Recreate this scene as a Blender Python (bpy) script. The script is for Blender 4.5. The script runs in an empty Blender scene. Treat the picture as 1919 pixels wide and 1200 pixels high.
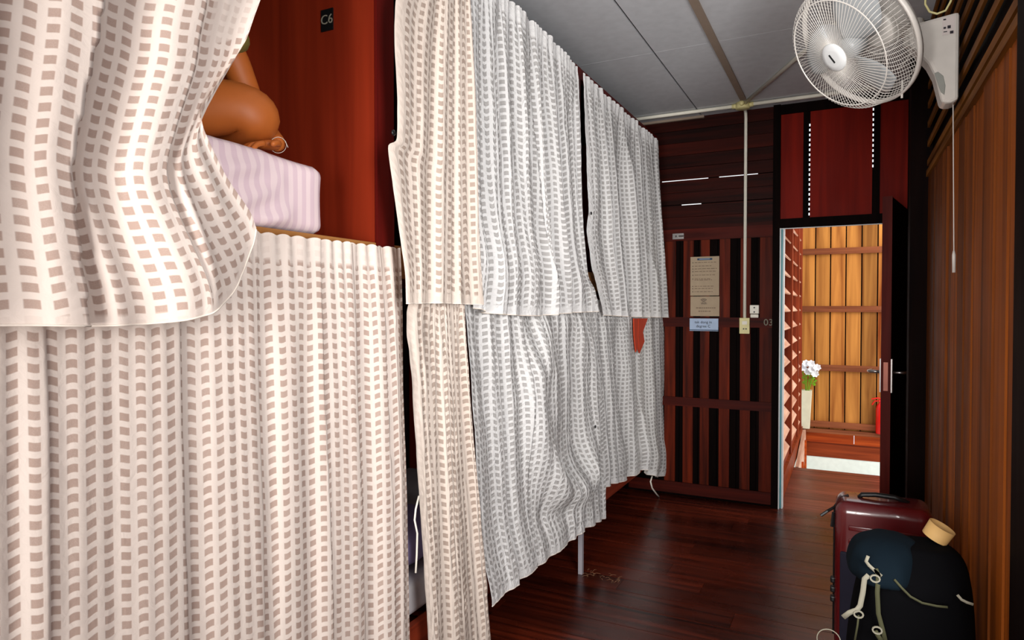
import bpy, bmesh, math, random
from mathutils import Vector, Matrix, Euler, noise
sc = bpy.context.scene
COL = sc.collection
PI = math.pi
random.seed(7)

# ---------------------------------------------------------------- camera
F = 1240.0
CH = 1.5
cam_d = bpy.data.cameras.new('camera'); cam = bpy.data.objects.new('camera', cam_d); COL.objects.link(cam)
cam.location = (0, 0, CH); cam.rotation_euler = (math.radians(90 - 1.06), 0, math.radians(26.9))
cam_d.sensor_width = 36; cam_d.lens = F / 1919 * 36; cam_d.clip_start = 0.02
sc.camera = cam
RC = Euler((math.radians(90 - 1.06), 0, math.radians(26.9))).to_matrix()

# ---------------------------------------------------------------- view + world
sc.view_settings.view_transform = 'Standard'; sc.view_settings.look = 'None'
sc.view_settings.gamma = 1; sc.view_settings.use_curve_mapping = False
sc.view_settings.exposure = 0.0
w = bpy.data.worlds.new('sky'); sc.world = w; w.use_nodes = True
bg = w.node_tree.nodes['Background']; bg.inputs[0].default_value = (0.95, 0.97, 1.0, 1); bg.inputs[1].default_value = 1.3

# ---------------------------------------------------------------- daylight
def area(name, loc, target, sx, sy, power, col, spread=PI):
    d = bpy.data.lights.new(name, 'AREA'); d.shape = 'RECTANGLE'; d.size = sx; d.size_y = sy
    d.energy = power; d.color = col; d.spread = spread
    o = bpy.data.objects.new(name, d); COL.objects.link(o); o.location = loc
    o.rotation_euler = (Vector(target) - Vector(loc)).to_track_quat('-Z', 'Y').to_euler()
    return o
area('daylight_right_window', (0.80, 0.28, 1.65), (-1.1, 3.9, 1.60), 0.6, 1.3, 38, (1.0, 0.98, 0.96), 1.75)  # unseen window's daylight, lamp turned down the room to lift the far curtains
area('daylight_back_window', (-0.50, -1.38, 1.40), (-0.8, 3.0, 1.65), 0.9, 1.2, 108, (1.0, 0.96, 0.92))
area('daylight_gallery', (2.6, 6.4, 2.6), (-0.2, 7.8, 1.2), 2.0, 2.4, 130, (1.0, 0.93, 0.82))

# ---------------------------------------------------------------- helpers
def ray(px, py): return RC @ Vector(((px - 959.5) / F, -(py - 600) / F, -1))
def onx(px, py, X):
    r = ray(px, py); t = X / r.x; return Vector((X, r.y * t, CH + r.z * t))
def ony(px, py, Y):
    r = ray(px, py); t = Y / r.y; return Vector((r.x * t, Y, CH + r.z * t))
def onz(px, py, Z):
    r = ray(px, py); t = (Z - CH) / r.z; return Vector((r.x * t, r.y * t, Z))
def lin(c): return tuple(((x / 255) / 12.92 if x <= 10 else (((x / 255) + .055) / 1.055) ** 2.4) for x in c) + (1,)

def tag(o, label=None, cat=None, group=None, kind=None):
    if label: o['label'] = label
    if cat: o['category'] = cat
    if group: o['group'] = group
    if kind: o['kind'] = kind
    return o
def empty(name, loc, label, cat, group=None):
    o = bpy.data.objects.new(name, None); COL.objects.link(o); o.location = loc; o.empty_display_size = .05
    return tag(o, label, cat, group)
def link(name, me, mat, parent=None, smooth=False, bevel=0):
    o = bpy.data.objects.new(name, me); COL.objects.link(o)
    if mat: me.materials.append(mat)
    if smooth:
        for p in me.polygons: p.use_smooth = True
    if parent:
        o.parent = parent
        M = Matrix.Translation(parent.location)
        if parent.parent: M = Matrix.Identity(4) @ Matrix.Translation(parent.parent.location)
        o.matrix_parent_inverse = M.inverted() if parent.type == 'EMPTY' else Matrix.Identity(4)
    if bevel:
        b = o.modifiers.new('b', 'BEVEL'); b.width = bevel; b.segments = 2; b.limit_method = 'ANGLE'
    return o
class MB:
    def __init__(s): s.bm = bmesh.new()
    def box(s, x0, x1, y0, y1, z0, z1, M=None):
        vs = [s.bm.verts.new((x, y, z)) for x in (x0, x1) for y in (y0, y1) for z in (z0, z1)]
        if M: 
            for v in vs: v.co = M @ v.co
        for q in ((0,1,3,2),(4,6,7,5),(0,4,5,1),(2,3,7,6),(0,2,6,4),(1,5,7,3)):
            s.bm.faces.new([vs[i] for i in q])
        return s
    def tube(s, pts, r, n=8, cap=True, closed=False):
        pts = [Vector(p) for p in pts]; rings = []; N = len(pts)
        rr = r if isinstance(r, (list, tuple)) else [r] * N
        up = None
        for i, p in enumerate(pts):
            if closed: t = (pts[(i + 1) % N] - pts[i - 1]).normalized()
            else: t = (pts[min(i + 1, N - 1)] - pts[max(i - 1, 0)]).normalized()
            if up is None:
                up = Vector((0, 0, 1)) if abs(t.z) < .9 else Vector((1, 0, 0))
            a = t.cross(up).normalized(); b = a.cross(t).normalized(); up = b
            rings.append([s.bm.verts.new(p + (a * math.cos(k * 2 * PI / n) + b * math.sin(k * 2 * PI / n)) * rr[i]) for k in range(n)])
        for i in range(N if closed else N - 1):
            A, B = rings[i], rings[(i + 1) % N]
            for k in range(n): s.bm.faces.new((A[k], A[(k + 1) % n], B[(k + 1) % n], B[k]))
        if cap and not closed:
            s.bm.faces.new(rings[0][::-1]); s.bm.faces.new(rings[-1])
        return s
    def lathe(s, prof, n=24, M=None, cap=True):
        rings = []
        for r, z in prof:
            rings.append([s.bm.verts.new((r * math.cos(k * 2 * PI / n), r * math.sin(k * 2 * PI / n), z)) for k in range(n)])
        for A, B in zip(rings, rings[1:]):
            for k in range(n): s.bm.faces.new((A[k], A[(k + 1) % n], B[(k + 1) % n], B[k]))
        if cap: s.bm.faces.new(rings[0][::-1]); s.bm.faces.new(rings[-1])
        if M:
            for R in rings:
                for v in R: v.co = M @ v.co
        return s
    def poly(s, pts, off):
        """extrude a polygon (3-D points) by vector off"""
        off = Vector(off)
        a = [s.bm.verts.new(p) for p in pts]; b = [s.bm.verts.new(Vector(p) + off) for p in pts]
        s.bm.faces.new(a[::-1]); s.bm.faces.new(b)
        n = len(a)
        for i in range(n): s.bm.faces.new((a[i], a[(i + 1) % n], b[(i + 1) % n], b[i]))
        return s
    def rbox(s, c, size, r, M=None, seg=4):
        """rounded box (superellipsoid-free: bevelled cube)"""
        t = bmesh.new(); bmesh.ops.create_cube(t, size=1)
        for v in t.verts: v.co = Vector((v.co.x * size[0], v.co.y * size[1], v.co.z * size[2]))
        bmesh.ops.bevel(t, geom=t.edges[:] , offset=r, segments=seg, profile=.5, affect='EDGES')
        for v in t.verts:
            v.co = v.co + Vector(c)
            if M: v.co = M @ v.co
        me = bpy.data.meshes.new('t'); t.to_mesh(me); s.bm.from_mesh(me); bpy.data.meshes.remove(me); t.free()
        return s
    def build(s, name, mat, parent=None, smooth=False, bevel=0):
        bmesh.ops.recalc_face_normals(s.bm, faces=s.bm.faces)
        me = bpy.data.meshes.new(name); s.bm.to_mesh(me); s.bm.free()
        return link(name, me, mat, parent, smooth, bevel)
def structure(o, label=None):
    o['kind'] = 'structure'
    return o

# ---------------------------------------------------------------- materials
def mat(name, rgb, rough=.6, metal=0, spec=.4, emit=None, es=0, sub=0, coat=0):
    m = bpy.data.materials.new(name); m.use_nodes = True; b = m.node_tree.nodes['Principled BSDF']
    b.inputs['Base Color'].default_value = lin(rgb); b.inputs['Roughness'].default_value = rough
    b.inputs['Metallic'].default_value = metal; b.inputs['Specular IOR Level'].default_value = spec
    if coat: b.inputs['Coat Weight'].default_value = coat
    if emit: b.inputs['Emission Color'].default_value = lin(emit); b.inputs['Emission Strength'].default_value = es
    # faint procedural mottling so no surface is perfectly flat
    nt = m.node_tree; tc = nt.nodes.new('ShaderNodeTexCoord'); n = nt.nodes.new('ShaderNodeTexNoise'); n.inputs['Scale'].default_value = 18
    hs = nt.nodes.new('ShaderNodeMix'); hs.data_type = 'RGBA'; hs.blend_type = 'MULTIPLY'; hs.inputs[0].default_value = .35
    nt.links.new(tc.outputs['Object'], n.inputs['Vector'])
    r = nt.nodes.new('ShaderNodeMapRange'); r.inputs[3].default_value = .6; r.inputs[4].default_value = 1.25
    nt.links.new(n.outputs[0], r.inputs[0]); nt.links.new(r.outputs[0], hs.inputs[7])
    hs.inputs[6].default_value = lin(rgb); nt.links.new(hs.outputs[2], b.inputs['Base Color'])
    return m
def wood(name, dark, light, axis='Z', rough=.5, scale=1, island=.5, spec=.1, streak=1.0, bump=.15, coat=0):
    m = bpy.data.materials.new(name); m.use_nodes = True; nt = m.node_tree; L = nt.links; b = nt.nodes['Principled BSDF']
    tc = nt.nodes.new('ShaderNodeTexCoord'); mp = nt.nodes.new('ShaderNodeMapping')
    s = {'X': (1.2, 22, 22), 'Y': (22, 1.2, 22), 'Z': (22, 22, 1.2)}[axis]
    mp.inputs['Scale'].default_value = tuple(k * scale for k in s)
    L.new(tc.outputs['Object'], mp.inputs[0])
    g = nt.nodes.new('ShaderNodeNewGeometry')
    add = nt.nodes.new('ShaderNodeVectorMath'); add.operation = 'ADD'
    sm = nt.nodes.new('ShaderNodeVectorMath'); sm.operation = 'SCALE'; sm.inputs['Scale'].default_value = 40
    cb = nt.nodes.new('ShaderNodeCombineXYZ')
    for i in range(3): L.new(g.outputs['Random Per Island'], cb.inputs[i])
    L.new(cb.outputs[0], sm.inputs[0]); L.new(mp.outputs[0], add.inputs[0]); L.new(sm.outputs[0], add.inputs[1])
    n = nt.nodes.new('ShaderNodeTexNoise'); n.inputs['Scale'].default_value = 1.0; n.inputs['Detail'].default_value = 6; n.inputs['Distortion'].default_value = .6
    L.new(add.outputs[0], n.inputs['Vector'])
    cr = nt.nodes.new('ShaderNodeValToRGB'); cr.color_ramp.elements[0].position = .5 - .22 * streak ; cr.color_ramp.elements[1].position = .5 + .2 * streak
    cr.color_ramp.elements[0].color = lin(dark); cr.color_ramp.elements[1].color = lin(light)
    L.new(n.outputs[0], cr.inputs[0])
    mx = nt.nodes.new('ShaderNodeMix'); mx.data_type = 'RGBA'; mx.blend_type = 'MULTIPLY'; mx.inputs[0].default_value = 1
    r = nt.nodes.new('ShaderNodeMapRange'); r.inputs[3].default_value = 1 - island; r.inputs[4].default_value = 1 + island * .5
    L.new(g.outputs['Random Per Island'], r.inputs[0]); L.new(cr.outputs[0], mx.inputs[6]); L.new(r.outputs[0], mx.inputs[7])
    L.new(mx.outputs[2], b.inputs['Base Color'])
    rr = nt.nodes.new('ShaderNodeMapRange'); rr.inputs[3].default_value = rough - .08; rr.inputs[4].default_value = rough + .12
    n2 = nt.nodes.new('ShaderNodeTexNoise'); n2.inputs['Scale'].default_value = 5; L.new(tc.outputs['Object'], n2.inputs['Vector'])
    L.new(n2.outputs[0], rr.inputs[0]); L.new(rr.outputs[0], b.inputs['Roughness'])
    b.inputs['Specular IOR Level'].default_value = spec; b.inputs['Coat Weight'].default_value = coat
    bp = nt.nodes.new('ShaderNodeBump'); bp.inputs['Strength'].default_value = bump; bp.inputs['Distance'].default_value = .004
    L.new(n.outputs[0], bp.inputs['Height']); L.new(bp.outputs[0], b.inputs['Normal'])
    return m
def fabric(name, light, sq, crinkle=.4, pu=.035, pv=.029):
    m = bpy.data.materials.new(name); m.use_nodes = True; nt = m.node_tree; L = nt.links; b = nt.nodes['Principled BSDF']; out = nt.nodes['Material Output']
    uv = nt.nodes.new('ShaderNodeUVMap'); sep = nt.nodes.new('ShaderNodeSeparateXYZ'); L.new(uv.outputs[0], sep.inputs[0])
    def M(op, a, bb=None, c=None):
        n = nt.nodes.new('ShaderNodeMath'); n.operation = op
        for i, v in enumerate((a, bb, c)):
            if v is None: continue
            if isinstance(v, (int, float)): n.inputs[i].default_value = v
            else: L.new(v, n.inputs[i])
        return n.outputs[0]
    def win(src, p, half):
        f = M('FRACT', M('DIVIDE', src, p)); d = M('ABSOLUTE', M('SUBTRACT', f, .5))
        mr = nt.nodes.new('ShaderNodeMapRange'); mr.interpolation_type = 'SMOOTHSTEP'
        L.new(d, mr.inputs[0]); mr.inputs[1].default_value = half - .03; mr.inputs[2].default_value = half + .05; mr.inputs[3].default_value = 1; mr.inputs[4].default_value = 0
        return mr.outputs[0]
    a = win(sep.outputs[0], pu, .27); c = win(sep.outputs[1], pv, .27)
    at = nt.nodes.new('ShaderNodeAttribute'); at.attribute_name = 'plain'
    fac = M('MULTIPLY', M('MULTIPLY', a, c), M('SUBTRACT', 1, at.outputs['Fac']))
    # woven melange in the squares
    tx = nt.nodes.new('ShaderNodeTexNoise'); tx.inputs['Scale'].default_value = 420; tx.inputs['Detail'].default_value = 2; L.new(uv.outputs[0], tx.inputs['Vector'])
    tx2 = nt.nodes.new('ShaderNodeTexNoise'); tx2.inputs['Scale'].default_value = 9; tx2.inputs['Detail'].default_value = 2; L.new(uv.outputs[0], tx2.inputs['Vector'])
    fac2 = M('MULTIPLY', fac, M('ADD', M('MULTIPLY', tx.outputs[0], .35), M('ADD', M('MULTIPLY', tx2.outputs[0], .5), .55)))
    fac2 = M('MINIMUM', fac2, 1)
    mx = nt.nodes.new('ShaderNodeMix'); mx.data_type = 'RGBA'; L.new(fac2, mx.inputs[0]); mx.inputs[6].default_value = lin(light); mx.inputs[7].default_value = lin(sq)
    L.new(mx.outputs[2], b.inputs['Base Color']); b.inputs['Roughness'].default_value = .9; b.inputs['Specular IOR Level'].default_value = .1
    n = nt.nodes.new('ShaderNodeTexNoise'); n.inputs['Scale'].default_value = 34; n.inputs['Detail'].default_value = 4; n.inputs['Distortion'].default_value = 1.0
    L.new(uv.outputs[0], n.inputs['Vector'])
    hgt = M('ADD', M('MULTIPLY', n.outputs[0], 1.0), M('MULTIPLY', fac, -.28))
    bp = nt.nodes.new('ShaderNodeBump'); bp.inputs['Strength'].default_value = crinkle; bp.inputs['Distance'].default_value = .012
    L.new(hgt, bp.inputs['Height']); L.new(bp.outputs[0], b.inputs['Normal'])
    tr = nt.nodes.new('ShaderNodeBsdfTranslucent'); L.new(mx.outputs[2], tr.inputs[0]); L.new(bp.outputs[0], tr.inputs[1])
    ms = nt.nodes.new('ShaderNodeMixShader'); ms.inputs[0].default_value = .12
    L.new(b.outputs[0], ms.inputs[1]); L.new(tr.outputs[0], ms.inputs[2]); L.new(ms.outputs[0], out.inputs[0])
    return m

M_fabN = fabric('checked_cotton_cream', (230, 216, 206), (182, 158, 146), .12)
M_fabF = fabric('checked_cotton_white', (226, 225, 224), (176, 173, 171), .7)
M_fabM = fabric('checked_cotton_ivory', (218, 204, 192), (168, 150, 138), .2)
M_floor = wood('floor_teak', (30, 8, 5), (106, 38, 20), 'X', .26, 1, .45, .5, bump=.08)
M_land = wood('landing_teak_daylit', (60, 22, 16), (125, 62, 45), 'X', .35, 1, .3, .5, bump=.08)  # same planks as the room floor, daylight brightening put into the colour
M_wallR = wood('board_wall_teak', (54, 18, 2), (156, 80, 16), 'Z', .6, .6, .55, .12, streak=1.5)
M_slat = wood('slat_teak', (70, 36, 8), (128, 78, 26), 'Y', .6, 1, .3)
M_red = wood('stained_panel_red', (104, 12, 2), (138, 24, 6), 'Z', .5, .7, .12, bump=.04)
M_redL = wood('bunk_panel_red', (108, 30, 14), (142, 46, 22), 'Z', .45, .6, .05, bump=.03)
M_redD = wood('bunk_post_dark_red', (70, 12, 10), (98, 20, 14), 'Z', .4, .8, .1, bump=.03)
M_strip = wood('far_wall_strip', (48, 11, 4), (112, 36, 12), 'Z', .5, 1, .3)
M_plank = wood('far_wall_plank', (18, 4, 2), (62, 14, 5), 'X', .5, 1, .4)
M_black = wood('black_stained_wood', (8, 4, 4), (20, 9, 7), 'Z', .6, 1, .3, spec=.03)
M_doorw = wood('door_leaf_wood', (12, 5, 4), (30, 11, 7), 'Z', .6, 1, .3, spec=.03)
M_doore = wood('door_edge_wood', (72, 18, 14), (100, 32, 24), 'Z', .5, 1, .1)
M_gold = wood('weathered_gold_board', (104, 46, 14), (206, 142, 70), 'Z', .6, .55, .55, streak=1.0)
M_batt = wood('outer_batten', (92, 46, 28), (140, 82, 52), 'X', .6, 1, .2)
M_apron = wood('outer_apron', (130, 44, 12), (190, 84, 30), 'X', .5, 1, .2)
M_apron2 = wood('outer_apron_dark', (90, 32, 12), (140, 60, 26), 'X', .5, 1, .2)
M_louv = wood('louver_wood', (92, 34, 18), (150, 66, 38), 'Z', .5, 1, .15)
M_louvs = wood('louver_slat_wood', (170, 120, 98), (220, 180, 156), 'Y', .5, 1, .1)
M_rail = wood('bunk_rail', (96, 32, 18), (140, 54, 30), 'Y', .4, 1, .1)
M_railt = wood('bunk_trim', (130, 84, 44), (176, 122, 70), 'Y', .4, 1, .1)
M_ceil = mat('ceiling_board_grey', (206, 208, 212), .75)
M_gap = mat('ceiling_gap_dark', (20, 16, 14), .9)
M_batc = mat('ceiling_batten_tan', (150, 132, 116), .7)
M_pvc = mat('pvc_cream', (248, 244, 228), .4)
M_pvcy = mat('pvc_yellowed', (232, 222, 160), .4)
M_white = mat('white_strip', (232, 236, 238), .4)
M_wallw = mat('stairwell_plaster', (226, 234, 226), .8)
M_teal = mat('teal_edge', (70, 150, 160), .4)
M_fan = mat('fan_white_plastic', (216, 211, 204), .35)
M_fanb = mat('fan_blade_grey', (168, 172, 174), .3)
M_dark = mat('black_plastic', (16, 16, 17), .4)
M_ink = mat('dark_ink', (40, 36, 44), .8)
M_inkr = mat('faded_ink', (112, 92, 76), .8)
M_paper = mat('aged_paper', (176, 156, 130), .7)
M_paperb = mat('blue_white_paper', (176, 196, 224), .6)
M_bluehd = mat('blue_header', (42, 70, 96), .6)
M_metal = mat('brushed_steel', (190, 186, 184), .3, 1)
M_pole = mat('grey_painted_steel', (176, 172, 180), .4, .3)
M_case = mat('maroon_shell', (92, 14, 18), .25, 0, .6, coat=.4)
M_casel = mat('navy_case_cover', (22, 20, 40), .8)
M_pack = mat('black_nylon', (7, 7, 9), .95, spec=.05)
M_navy = mat('navy_nylon', (8, 20, 28), .9, spec=.1)
M_strap = mat('olive_strap', (66, 66, 42), .8)
M_strapw = mat('pale_strap', (136, 132, 116), .8)
M_beige = mat('beige_card', (200, 160, 100), .7)
M_olive = mat('olive_cotton', (120, 108, 48), .9)
M_shorts = mat('dark_shorts', (30, 28, 30), .9)
M_hair = mat('black_hair', (18, 14, 12), .7)
M_skin = mat('tan_skin', (186, 100, 40), .5)
M_cord = mat('white_cord', (226, 220, 208), .7)
M_redcl = mat('orange_red_cloth', (188, 62, 30), .85)
M_vase = mat('ivory_vase', (226, 224, 196), .4)
M_leaf = mat('bright_green_leaf', (120, 168, 30), .6)
M_petal = mat('white_petal', (240, 246, 250), .6)
M_ext = mat('fire_red', (214, 24, 16), .3)
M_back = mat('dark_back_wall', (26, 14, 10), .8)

def sheet_mat(name, c1, c2, pitch=.055):
    m = bpy.data.materials.new(name); m.use_nodes = True; nt = m.node_tree; L = nt.links; b = nt.nodes['Principled BSDF']
    tc = nt.nodes.new('ShaderNodeTexCoord'); wv = nt.nodes.new('ShaderNodeTexWave'); wv.bands_direction = 'Y'; wv.inputs['Scale'].default_value = .314 / pitch
    wv.inputs['Distortion'].default_value = .15
    L.new(tc.outputs['Object'], wv.inputs['Vector']); cr = nt.nodes.new('ShaderNodeValToRGB'); cr.color_ramp.elements[0].position = .4; cr.color_ramp.elements[1].position = .6
    cr.color_ramp.elements[0].color = lin(c1); cr.color_ramp.elements[1].color = lin(c2); L.new(wv.outputs[0], cr.inputs[0]); L.new(cr.outputs[0], b.inputs['Base Color'])
    b.inputs['Roughness'].default_value = .7; return m
M_sheet = sheet_mat('striped_pink_sheet', (224, 198, 206), (238, 216, 218), .035)
M_sheet2 = mat('lilac_sheet', (150, 140, 190), .8)
M_matt = mat('pale_mattress', (190, 186, 190), .8)

# ---------------------------------------------------------------- the room
XR, XL, YF, YB, ZC = 0.37, -2.5, 5.3, -1.3, 3.0
WB = -1.32                                   # front plane of the bunks

m = MB(); y = YB; k = 0
while y < YF + .0:
    wd = random.uniform(.15, .2); y1 = min(y + wd, YF)
    x = XL; cuts = [XL] + sorted(random.uniform(XL + .3, XR - .3) for _ in range(1)) + [XR + .1]
    for a, b in zip(cuts, cuts[1:]): m.box(a + .0008, b - .0008, y + .002, y1 - .002, -.05, 0)
    y = y1
m.box(XL, XR + .1, YB, YF, -.08, -.03)
structure(m.build('floor', M_floor))
m = MB(); y = YF
while y < 6.75:
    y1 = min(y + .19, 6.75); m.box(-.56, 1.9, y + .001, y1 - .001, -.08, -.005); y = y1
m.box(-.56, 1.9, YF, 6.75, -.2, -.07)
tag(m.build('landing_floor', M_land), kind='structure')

# ceiling boards with open seams, dark void above
m = MB()
xs = [XL, -2.23, -1.03, .17, XR + .1]; ys = [YB, .25, 1.45, 2.66, 3.87, 5.08, YF + .05]
for i in range(4):
    for j in range(6):
        if i == 3: g = .0012
        else: g = .005
        m.box(xs[i] + (.006 if i else 0), xs[i + 1] - .006, ys[j] + .0012, ys[j + 1] - .0012, ZC, ZC + .012)
m.box(XL, XR + .1, YB, YF + .1, ZC + .05, ZC + .08)
structure(m.build('ceiling', M_ceil))
m = MB(); m.box(XL, XR + .1, YB, YF + .1, ZC + .02, ZC + .04); structure(m.build('ceiling_void', M_gap))
m = MB(); m.box(-.70, -.66, YB, 5.0, ZC - .014, ZC); structure(m.build('trim_1', M_batc))

# right wall: boards below, open slats above, window opening near the camera
m = MB(); y = 1.98
ws = [.175, .165, .19, .2, .15, .16, .17, .15, .14, .17, .15, .16, .15, .16]
i = 0
while y < YF:
    wd = ws[i % len(ws)] if i < 14 else random.uniform(.09, .13); y1 = min(y + wd, YF)
    off = random.choice((0, 0, .004, .008))
    m.box(XR + off, XR + .03, y + .006, y1 - .006, 0, 2.2); y = y1; i += 1
m.box(XR + .03, XR + .05, 1.8, YF, 0, 3.0)
m.box(XR, XR + .05, YB, 1.98, 0, .75); m.box(XR, XR + .05, YB, 1.98, 2.62, 3.0)
m.box(XR, XR + .05, YB, .0, .75, 2.62)
structure(m.build('wall_right', M_wallR))
m = MB(); z = 2.24
while z < 2.98:
    Mt = Matrix.Translation((XR - .004, 0, z)) @ Matrix.Rotation(math.radians(0), 4, 'Y')
    m.box(-.002, .008, 1.98, 4.08, 0, .030, Mt); z += .1
o = m.build('trim_2', M_slat); structure(o)
m = MB(); m.box(XR + .018, XR + .028, 1.98, YF, 2.2, 3.0); structure(m.build('trim_3', M_black))
m = MB(); m.box(XR - .01, XR + .02, 1.98, 4.08, 2.185, 2.215); structure(m.build('trim_4', M_slat))
m = MB(); m.box(XR - .012, XR + .06, 1.78, 1.98, 0, 3.0); structure(m.build('trim_5', M_black))
m = MB(); m.box(XR - .08, XR + .03, 4.08, 4.2, 0, 3.0); structure(m.build('shade_post', M_black))  # added post, its black stands in for shade on the wall beyond
fr = MB(); fr.box(XR + .01, XR + .05, .0, .06, .75, 2.62); fr.box(XR + .01, XR + .05, 1.72, 1.78, .75, 2.62); fr.box(XR - .01, XR + .05, 0, 1.78, .75, .8); fr.box(XR + .01, XR + .05, 0, 1.78, 2.57, 2.62); fr.box(XR + .02, XR + .045, .87, .91, .8, 2.57)
structure(fr.build('window_1', M_black))
# back wall with its window, left wall
m = MB(); m.box(XL, -1.2, YB - .05, YB, 0, 3.0); m.box(.3, XR + .05, YB - .05, YB, 0, 3.0); m.box(-1.2, .3, YB - .05, YB, 0, .9); m.box(-1.2, .3, YB - .05, YB, 2.6, 3.0)
structure(m.build('wall_back', M_strip))
fr = MB(); fr.box(-1.2, -1.14, YB - .04, YB + .01, .9, 2.6); fr.box(.24, .3, YB - .04, YB + .01, .9, 2.6); fr.box(-1.2, .3, YB - .04, YB + .01, .9, .95); fr.box(-1.2, .3, YB - .04, YB + .01, 2.55, 2.6); fr.box(-.47, -.43, YB - .03, YB, .95, 2.55)
structure(fr.build('window_2', M_black))
m = MB(); m.box(XL - .05, XL, YB, YF + .05, 0, 3.0); structure(m.build('wall_left', M_back))

# far wall: vertical strips over dark boards, rails, horizontal planks above with slits of daylight
pxs = lambda px: ony(px, 600, YF).x
zat = lambda px, py: ony(px, py, YF).z
xj = pxs(1461)                              # left side of the doorway
m = MB()
x = XL
while x < xj - .04:
    x1 = min(x + .145, xj - .03); m.box(x + .002, x1 - .002, YF + .012, YF + .035, 0, 2.13); x = x1
m.box(XL, xj - .03, YF + .03, YF + .05, -.08, 2.13)
structure(m.build('wall_far', M_black))
m = MB()
for pc, pw in ((1256, 22), (1290, 20), (1321, 18), (1358, 20), (1397, 19), (1437, 26)):
    c = pxs(pc); hw = pw * .00388 / 2; m.box(c - hw, c + hw, YF - .006, YF + .012, .06, 2.06)
structure(m.build('trim_7', M_strip))
m = MB()
for z0, z1 in ((.02, .11), (.72, .79), (1.35, 1.425), (2.03, 2.12)): m.box(-1.6, xj - .035, YF - .02, YF - .006, z0, z1)
structure(m.build('trim_8', wood('far_wall_rail', (44, 10, 6), (84, 24, 14), 'X', .5, 1, .2)))
# planks above
m = MB(); z = 2.12; zs = []
while z < 2.99:
    z1 = min(z + .098, 3.0); gp = .004 if len(zs) in (2, 4) else .0015; m.box(XL, xj - .03, YF + .0 + random.choice((0, .003)), YF + .02, z + gp, z1 - (.004 if len(zs) in (1, 3) else .0015)); zs.append(z); z = z1
slits = [(pxs(1238), pxs(1325), 4), (pxs(1345), pxs(1418), 4), (pxs(1275), pxs(1312), 2)]
structure(m.build('trim_9', M_plank))
m = MB()
for i in range(len(zs) + 1):
    zlo = 2.12 if i == 0 else zs[i - 1] + .01; zhi = zs[i] - .0 if i < len(zs) else 3.0
for i, zz in enumerate(zs):
    if i == 0: continue
    sp = sorted((a, b) for a, b, kx in slits if kx == i); x = XL
    for a, b in sp:
        m.box(x, a, YF + .02, YF + .03, zz - .02, zz + .02); x = b
    m.box(x, xj - .03, YF + .02, YF + .03, zz - .02, zz + .02)
structure(m.build('trim_10', M_black))
# jamb post, lintel, panels above the doorway
xr_h = .37
zl0 = zat(1560, 424)
m = MB(); m.box(xj - .05, xj, YF - .03, YF + .05, 0, 3.0); m.box(xj, XR, YF - .02, YF + .04, zl0, zl0 + .07)
p1 = pxs(1503); p1b = pxs(1513); g1 = pxs(1515.8); p2 = pxs(1631.7); g2 = pxs(1634.3); p3 = pxs(1646)
m.box(p1, p1b, YF - .01, YF + .04, zl0 + .07, 3.0); m.box(g2, p3, YF - .01, YF + .04, zl0 + .07, 3.0); m.box(xj, XR, YF - .012, YF + .04, 2.93, 3.0)
structure(m.build('door_1', M_black))
m = MB()
for a, b in ((xj, p1), (g1, p2), (p3, XR)): m.box(a, b, YF + .004, YF + .02, zl0 + .06, 2.96)
structure(m.build('trim_11', M_red))
m = MB()     # pegs that break the two slits into dots, and closed lengths
def dots(xa, xb, y0, y1, px):
    za, zb = zat(px, y1), zat(px, y0); z = za
    m.box(xa, xb, YF + .002, YF + .012, zl0 + .06, za); m.box(xa, xb, YF + .002, YF + .012, zb, 2.96)
    while z < zb: m.box(xa, xb, YF + .002, YF + .012, z, z + .016); z += .036
dots(p1b, g1, 228, 408, 1515); dots(p2, g2, 190, 318, 1633)
structure(m.build('trim_12', M_black))
# thin white strips along the jamb and lintel, and a teal strip
m = MB(); m.box(xj, xj + .008, YF - .035, YF + .0, 0, zl0); m.box(xj + .020, xj + .030, YF - .01, YF + .05, 0, zl0); m.box(xj, xj + 1.0, YF - .022, YF - .018, zl0 - .006, zl0)
structure(m.build('trim_13', M_white))
m = MB(); m.box(xj + .008, xj + .020, YF - .005, YF + .05, 0, zl0); structure(m.build('trim_14', M_teal))

# open door leaf
m = MB(); m.box(XR - .01, XR + .10, YF - .03, YF + .06, -.08, 3.05); structure(m.build('trim_21', M_black))
e = onx(1661, 600, .205); e = Vector((.205, .205 * ray(1661, 600).y / ray(1661, 600).x, 0))
hg = Vector((.352, YF - .03, 0)); ln = (hg - e).length; ang = math.atan2(hg.y - e.y, hg.x - e.x)
leaf = empty('door_2', (hg.x, hg.y, 0), None, None); leaf['kind'] = 'structure'
Mt = Matrix.Translation(e) @ Matrix.Rotation(ang, 4, 'Z')
ztop = 2.16
m = MB(); m.box(.004, ln, -.02, .02, .01, ztop, Mt)
for a, b in ((.01, .1), (ln - .1, ln - .01)): m.box(a, b, -.026, .026, .02, ztop - .01, Mt)
for a, b in ((.02, .14), (1.0, 1.1), (ztop - .12, ztop - .01)): m.box(.1, ln - .1, -.026, .026, a, b, Mt)
m.build('door_panel', M_doorw, leaf)
m = MB(); m.box(-.002, .004, -.026, .026, .01, ztop, Mt); m.build('door_edge', M_doore, leaf)
zk = onx(1661, 700, e.x).z
lk = MB(); lk.box(-.005, -.001, -.012, .012, zk - .11, zk + .06, Mt); lk.build('latch_plate', mat('brass_latch', (150, 96, 84), .35, .8), leaf)
m = MB(); m.box(.0, .045, -.033, -.026, zk - .12, zk + .08, Mt); m.box(.0, .045, .026, .033, zk - .12, zk + .08, Mt); pl = m.build('lock_plate', M_metal, leaf)
m = MB()
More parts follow.
